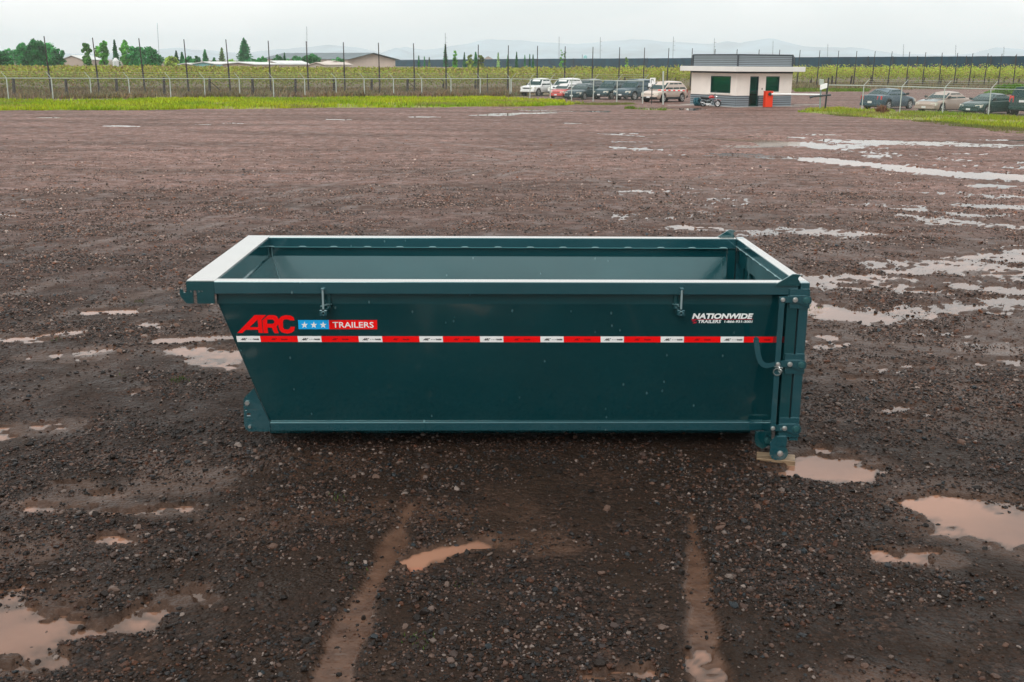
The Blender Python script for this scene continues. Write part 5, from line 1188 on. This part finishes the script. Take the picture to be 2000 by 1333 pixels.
part(MB().plate([(5.04, .205), (5.165, .205), (5.165, .10), (5.10, .06), (5.05, .09), (5.035, .14)], [], lambda a, b_, k: (a, 1.97+k, b_), .012), 'corner_skid')
part(MB().cyl((5.175, WY-.08, .10), (5.175, WY, .10), .06, n=24), 'roller', hub, smooth=True)
# tarp hooks below the near rail
for px in (630, 1332):
    sgn = 1 if px < 1000 else -1
    x, z = xz(px, 565, -.02); x2, z2 = xz(px+.3, 612, -.02)
    h = part(MB().tube([(x, -.02, z-.005), (x, -.022, z2+.03)], .0075, n=8), 'hook_rod', mat('satin_bare_rod', (.35, .45, .46), .3, .5))
    part(MB().box(x-.012, x+.014, -.03, .0, z-.006, z+.004, c=.002), 'rod_tab', PAINT2, h)
    part(MB().box(x+sgn*.035-.012, x+sgn*.035+.012, .03, .06, 1.22, 1.333), 'hook_strap', None, h)
    for dx in (-.016, .016): part(MB().box(x+dx-.012, x+dx+.012, -.035, .06, z2-.018, z2+.026, c=.004), 'hook_block', PAINT2, h)
    part(MB().tube([(x-.02, -.02, z2+.05), (x+sgn*.02, .0, z2+.06), (x+sgn*.05, .05, z2+.052)], .006, n=6).torus((x, -.03, z2-.0), (0, 1, .2), .014, .005, 12, 6), 'hook_spring', mat('satin_spring', (.15, .24, .25), .35, .4), h)
# underframe
for y0 in (.62, 1.40): part(MB().box(1.15, 5.12, y0, y0+.10, .03, .179, c=.006), 'skid_rail')
for k in range(6): part(MB().box(1.5+k*.65, 1.56+k*.65, YW1+.065, WY-YW1-.065, .18, .241), 'cross_member')
# ---- decals on the leaning side sheet
SL = np.array([0, YW1-YW0, ZW1-ZW0]); SL = SL/np.linalg.norm(SL); NO = np.array([0, SL[2], -SL[1]]); NO = NO if NO[1] < 0 else -NO
def wallpt(px, py, off=.0012):
    r = ray(px, py); p0 = np.array([0, YW0, ZW0]); t = ((p0-CAM)@NO+off)/(r@NO); return CAM+r*t
def decal(pts, m, name, holes=(), off=.0012, t=.0008):
    mb = MB(); mb.plate(pts, holes, lambda a, b_, k: tuple(wallpt(a, b_, off-k)), t); return part(mb, name, m)
def c1(L_): return [(440+a/5.882, 580+b_/5.882) for a, b_ in L_]
decal(c1([(136,417),(335,211),(472,211),(418,262),(432,417),(382,415),(378,380),(236,380),(195,417)]), RED, 'letter_a', [c1([(280,350),(372,262),(378,350)])])
decal(c1([(440,418),(427,272),(492,212),(562,212),(594,226),(612,258),(611,310),(588,345),(614,420),(562,418),(535,356),(484,354),(492,418)]), RED, 'letter_r', [c1([(480,262),(548,262),(562,278),(562,298),(548,311),(482,311)])])
decal(c1([(795,272),(742,272),(735,264),(700,259),(672,264),(662,290),(664,350),(677,372),(715,378),(742,366),(748,345),(800,345),(792,388),(765,413),(715,425),(650,411),(620,375),(608,320),(612,262),(640,226),(690,212),(750,216),(785,236)]), RED, 'letter_c')
decal(c1([(835,268),(1188,268),(1193,373),(843,373)]), BLUE, 'blue_banner'); decal(c1([(1189,268),(1744,268),(1746,375),(1194,373)]), RED, 'red_banner')
def star(cx, cy, r): return [(cx+(r if k % 2 == 0 else r*.40)*math.sin(k*math.pi/5), cy-(r if k % 2 == 0 else r*.40)*math.cos(k*math.pi/5)) for k in range(10)]
for cx in (910, 1017, 1125): decal(c1(star(cx, 326, 42)), WHITE, 'star', off=.0024)
TXT = {}
def text_mesh(s, bold, shear):
    k = (s, bold, shear)
    if k not in TXT:
        cu = bpy.data.curves.new('t', 'FONT'); cu.body = s; cu.offset = bold; cu.resolution_u = 3; cu.shear = 0
        o = bpy.data.objects.new('t', cu); COL.objects.link(o); dg = bpy.context.evaluated_depsgraph_get(); me = bpy.data.meshes.new_from_object(o.evaluated_get(dg))
        v = np.array([x.co[:] for x in me.vertices]); f = [tuple(p.vertices) for p in me.polygons]
        bpy.data.objects.remove(o); bpy.data.curves.remove(cu); bpy.data.meshes.remove(me)
        v[:, 0] -= v[:, 0].min(); v[:, 1] -= v[:, 1].min(); w_, h_ = v[:, 0].max(), v[:, 1].max(); v[:, 0] /= w_; v[:, 1] /= h_
        v[:, 0] = v[:, 0]*(1-shear)+v[:, 1]*shear; TXT[k] = (v, f)
    return TXT[k]
def letter(s, x0, x1, yt, yb, m, bold=.02, shear=0., off=.0022, name='lettering', yb2=None):
    v, f = text_mesh(s, bold, shear); BL = wallpt(x0, yb, off); BR = wallpt(x1, yb2 or yb, off); TL = wallpt(x0, yt, off)
    U = BR-BL; U = np.array([np.linalg.norm(U), 0, U[2]*0]); Vv = -SL*np.linalg.norm(TL-BL) if True else TL-BL
    if Vv[2] < 0: Vv = -Vv
    P = [tuple(BL+U*a[0]+Vv*a[1]) for a in v]; mb = MB(); mb.add(P, f); mb.add([tuple(np.array(p)-NO*.0008) for p in P], [x[::-1] for x in f])
    return part(mb, name, m)
letter('TRAILERS', 440+1234/5.882, 440+1706/5.882, 580+290/5.882, 580+357/5.882, WHITE, .012)
def c3(a, b_): return (1280+a/6.25, 540+b_/6.25)
x0, yt = c3(447, 453); x1, yb = c3(1190, 521); letter('NATIONWIDE', x0, x1, yt, yb, WHITE, .045, .02)
x0, yt = c3(514, 533); x1, yb = c3(802, 572); letter('TRAILERS', x0, x1, yt, yb, WHITE, .025, .02)
x0, yt = c3(840, 539); x1, yb = c3(1184, 569); letter('1-866-931-3001', x0, x1, yt, yb, WHITE, .03, .01)
decal([c3(*p) for p in ((440,523),(1192,521),(1192,528),(500,530),(480,548),(445,541))], CRIM, 'red_swoosh'); decal([c3(*p) for p in ((440,545),(480,556),(512,556),(495,574),(450,580),(470,566))], CRIM, 'red_chevron')
# reflective tape: 18 inch period, white 7 red 11
zt_ = wallpt(520, 656.8)[2]; tape_s = (ZW0-zt_)/(-SL[2] if SL[2] < 0 else SL[2])
def tp(x, s, off=.0012): return np.array([x, YW0, ZW0])+(SL if SL[2] < 0 else -SL)*s+NO*off
x0 = wallpt(462, 662)[0]; T_ = (wallpt(1407, 664)[0]-x0)/8; TH = .050
def tape_piece(a, b_, m, sk=.004):
    mb = MB(); pts = [(a, 0), (b_, 0), (b_+sk*0, TH), (a, TH)]
    slab(mb, [tp(a-.0 , tape_s), tp(b_, tape_s), tp(b_+.003, tape_s+TH), tp(a+.003, tape_s+TH)], -NO*.0008); return part(mb, 'tape_red' if m is RED else 'tape_white', m)
def tape_text(s, a, b_, s0, s1, m, bold, parent, shear=0.):
    v, f = text_mesh(s, bold, shear); P = [tuple(tp(a+(b_-a)*q[0], s1+(s0-s1)*q[1], .0022)) for q in v]; mb = MB(); mb.add(P, f); mb.add([tuple(np.array(p)-NO*.0006) for p in P], [x[::-1] for x in f]); part(mb, 'lettering', m, parent)
for k in range(9):
    a = x0+k*T_; wb_ = a+.178; rb = min(a+T_, 5.163)
    w_ = tape_piece(a, wb_-.0005, WHITE); r_ = tape_piece(wb_, rb-.0005, RED); s0 = tape_s+.016; s1 = tape_s+.035
    tape_text('ARC', a+.028, a+.082, s0, s1, BLACK, .05, w_, .25)
    for q in range(3):
        cx = a+.092+q*.012; mb = MB(); c_ = tp(cx, tape_s+.027, .0022); slab(mb, [c_+np.array([dx*.004, 0, 0])-SL*(dz*.004) for dx, dz in [(math.sin(j*math.pi/5)*(1 if j % 2 == 0 else .4), math.cos(j*math.pi/5)*(1 if j % 2 == 0 else .4)) for j in range(10)]], -NO*.0006); part(mb, 'star', BLACK, w_)
    tape_text('TRAILERS', a+.124, a+.168, tape_s+.021, tape_s+.033, BLACK, .06, w_)
    if rb-wb_ > .2:
        tape_text('ARC', wb_+.08, wb_+.125, s0+.001, s1-.001, DRED, .05, r_, .25); tape_text('TRAILERS', wb_+.155, wb_+.205, tape_s+.021, tape_s+.033, DRED, .06, r_)
# timber block under the roller
WOOD = bpy.data.materials.new('weathered_timber'); WOOD.use_nodes = True; t = WOOD.node_tree; b = t.nodes['Principled BSDF']; b.inputs['Roughness'].default_value = .6
tc = t.nodes.new('ShaderNodeTexCoord'); mp = t.nodes.new('ShaderNodeMapping'); mp.inputs['Scale'].default_value = (3, 40, 40); t.links.new(tc.outputs['Object'], mp.inputs[0]); n = t.nodes.new('ShaderNodeTexNoise'); n.inputs['Scale'].default_value = 1.5; n.inputs['Detail'].default_value = 6
t.links.new(mp.outputs[0], n.inputs['Vector']); rp = t.nodes.new('ShaderNodeValToRGB'); rp.color_ramp.elements[0].position = .35; rp.color_ramp.elements[0].color = (.10, .06, .03, 1); rp.color_ramp.elements[1].position = .6; rp.color_ramp.elements[1].color = (.29, .20, .12, 1)
t.links.new(n.outputs['Fac'], rp.inputs[0]); t.links.new(rp.outputs[0], b.inputs['Base Color'])
p0 = gz(1477, 904.5, 0); p1 = gz(1552.6, 911, 0); th = .040; u = p1-p0; L_ = np.linalg.norm(u); wd = .15
wb2 = MB().box(0, L_, 0, wd, -.012, th, c=.003)
simple('timber_block', wb2, WOOD, (p0[0], p0[1], 0), 'short weathered timber block under the roller at the right corner of the dumpster', 'wood block', rz=math.atan2(u[1], u[0]))
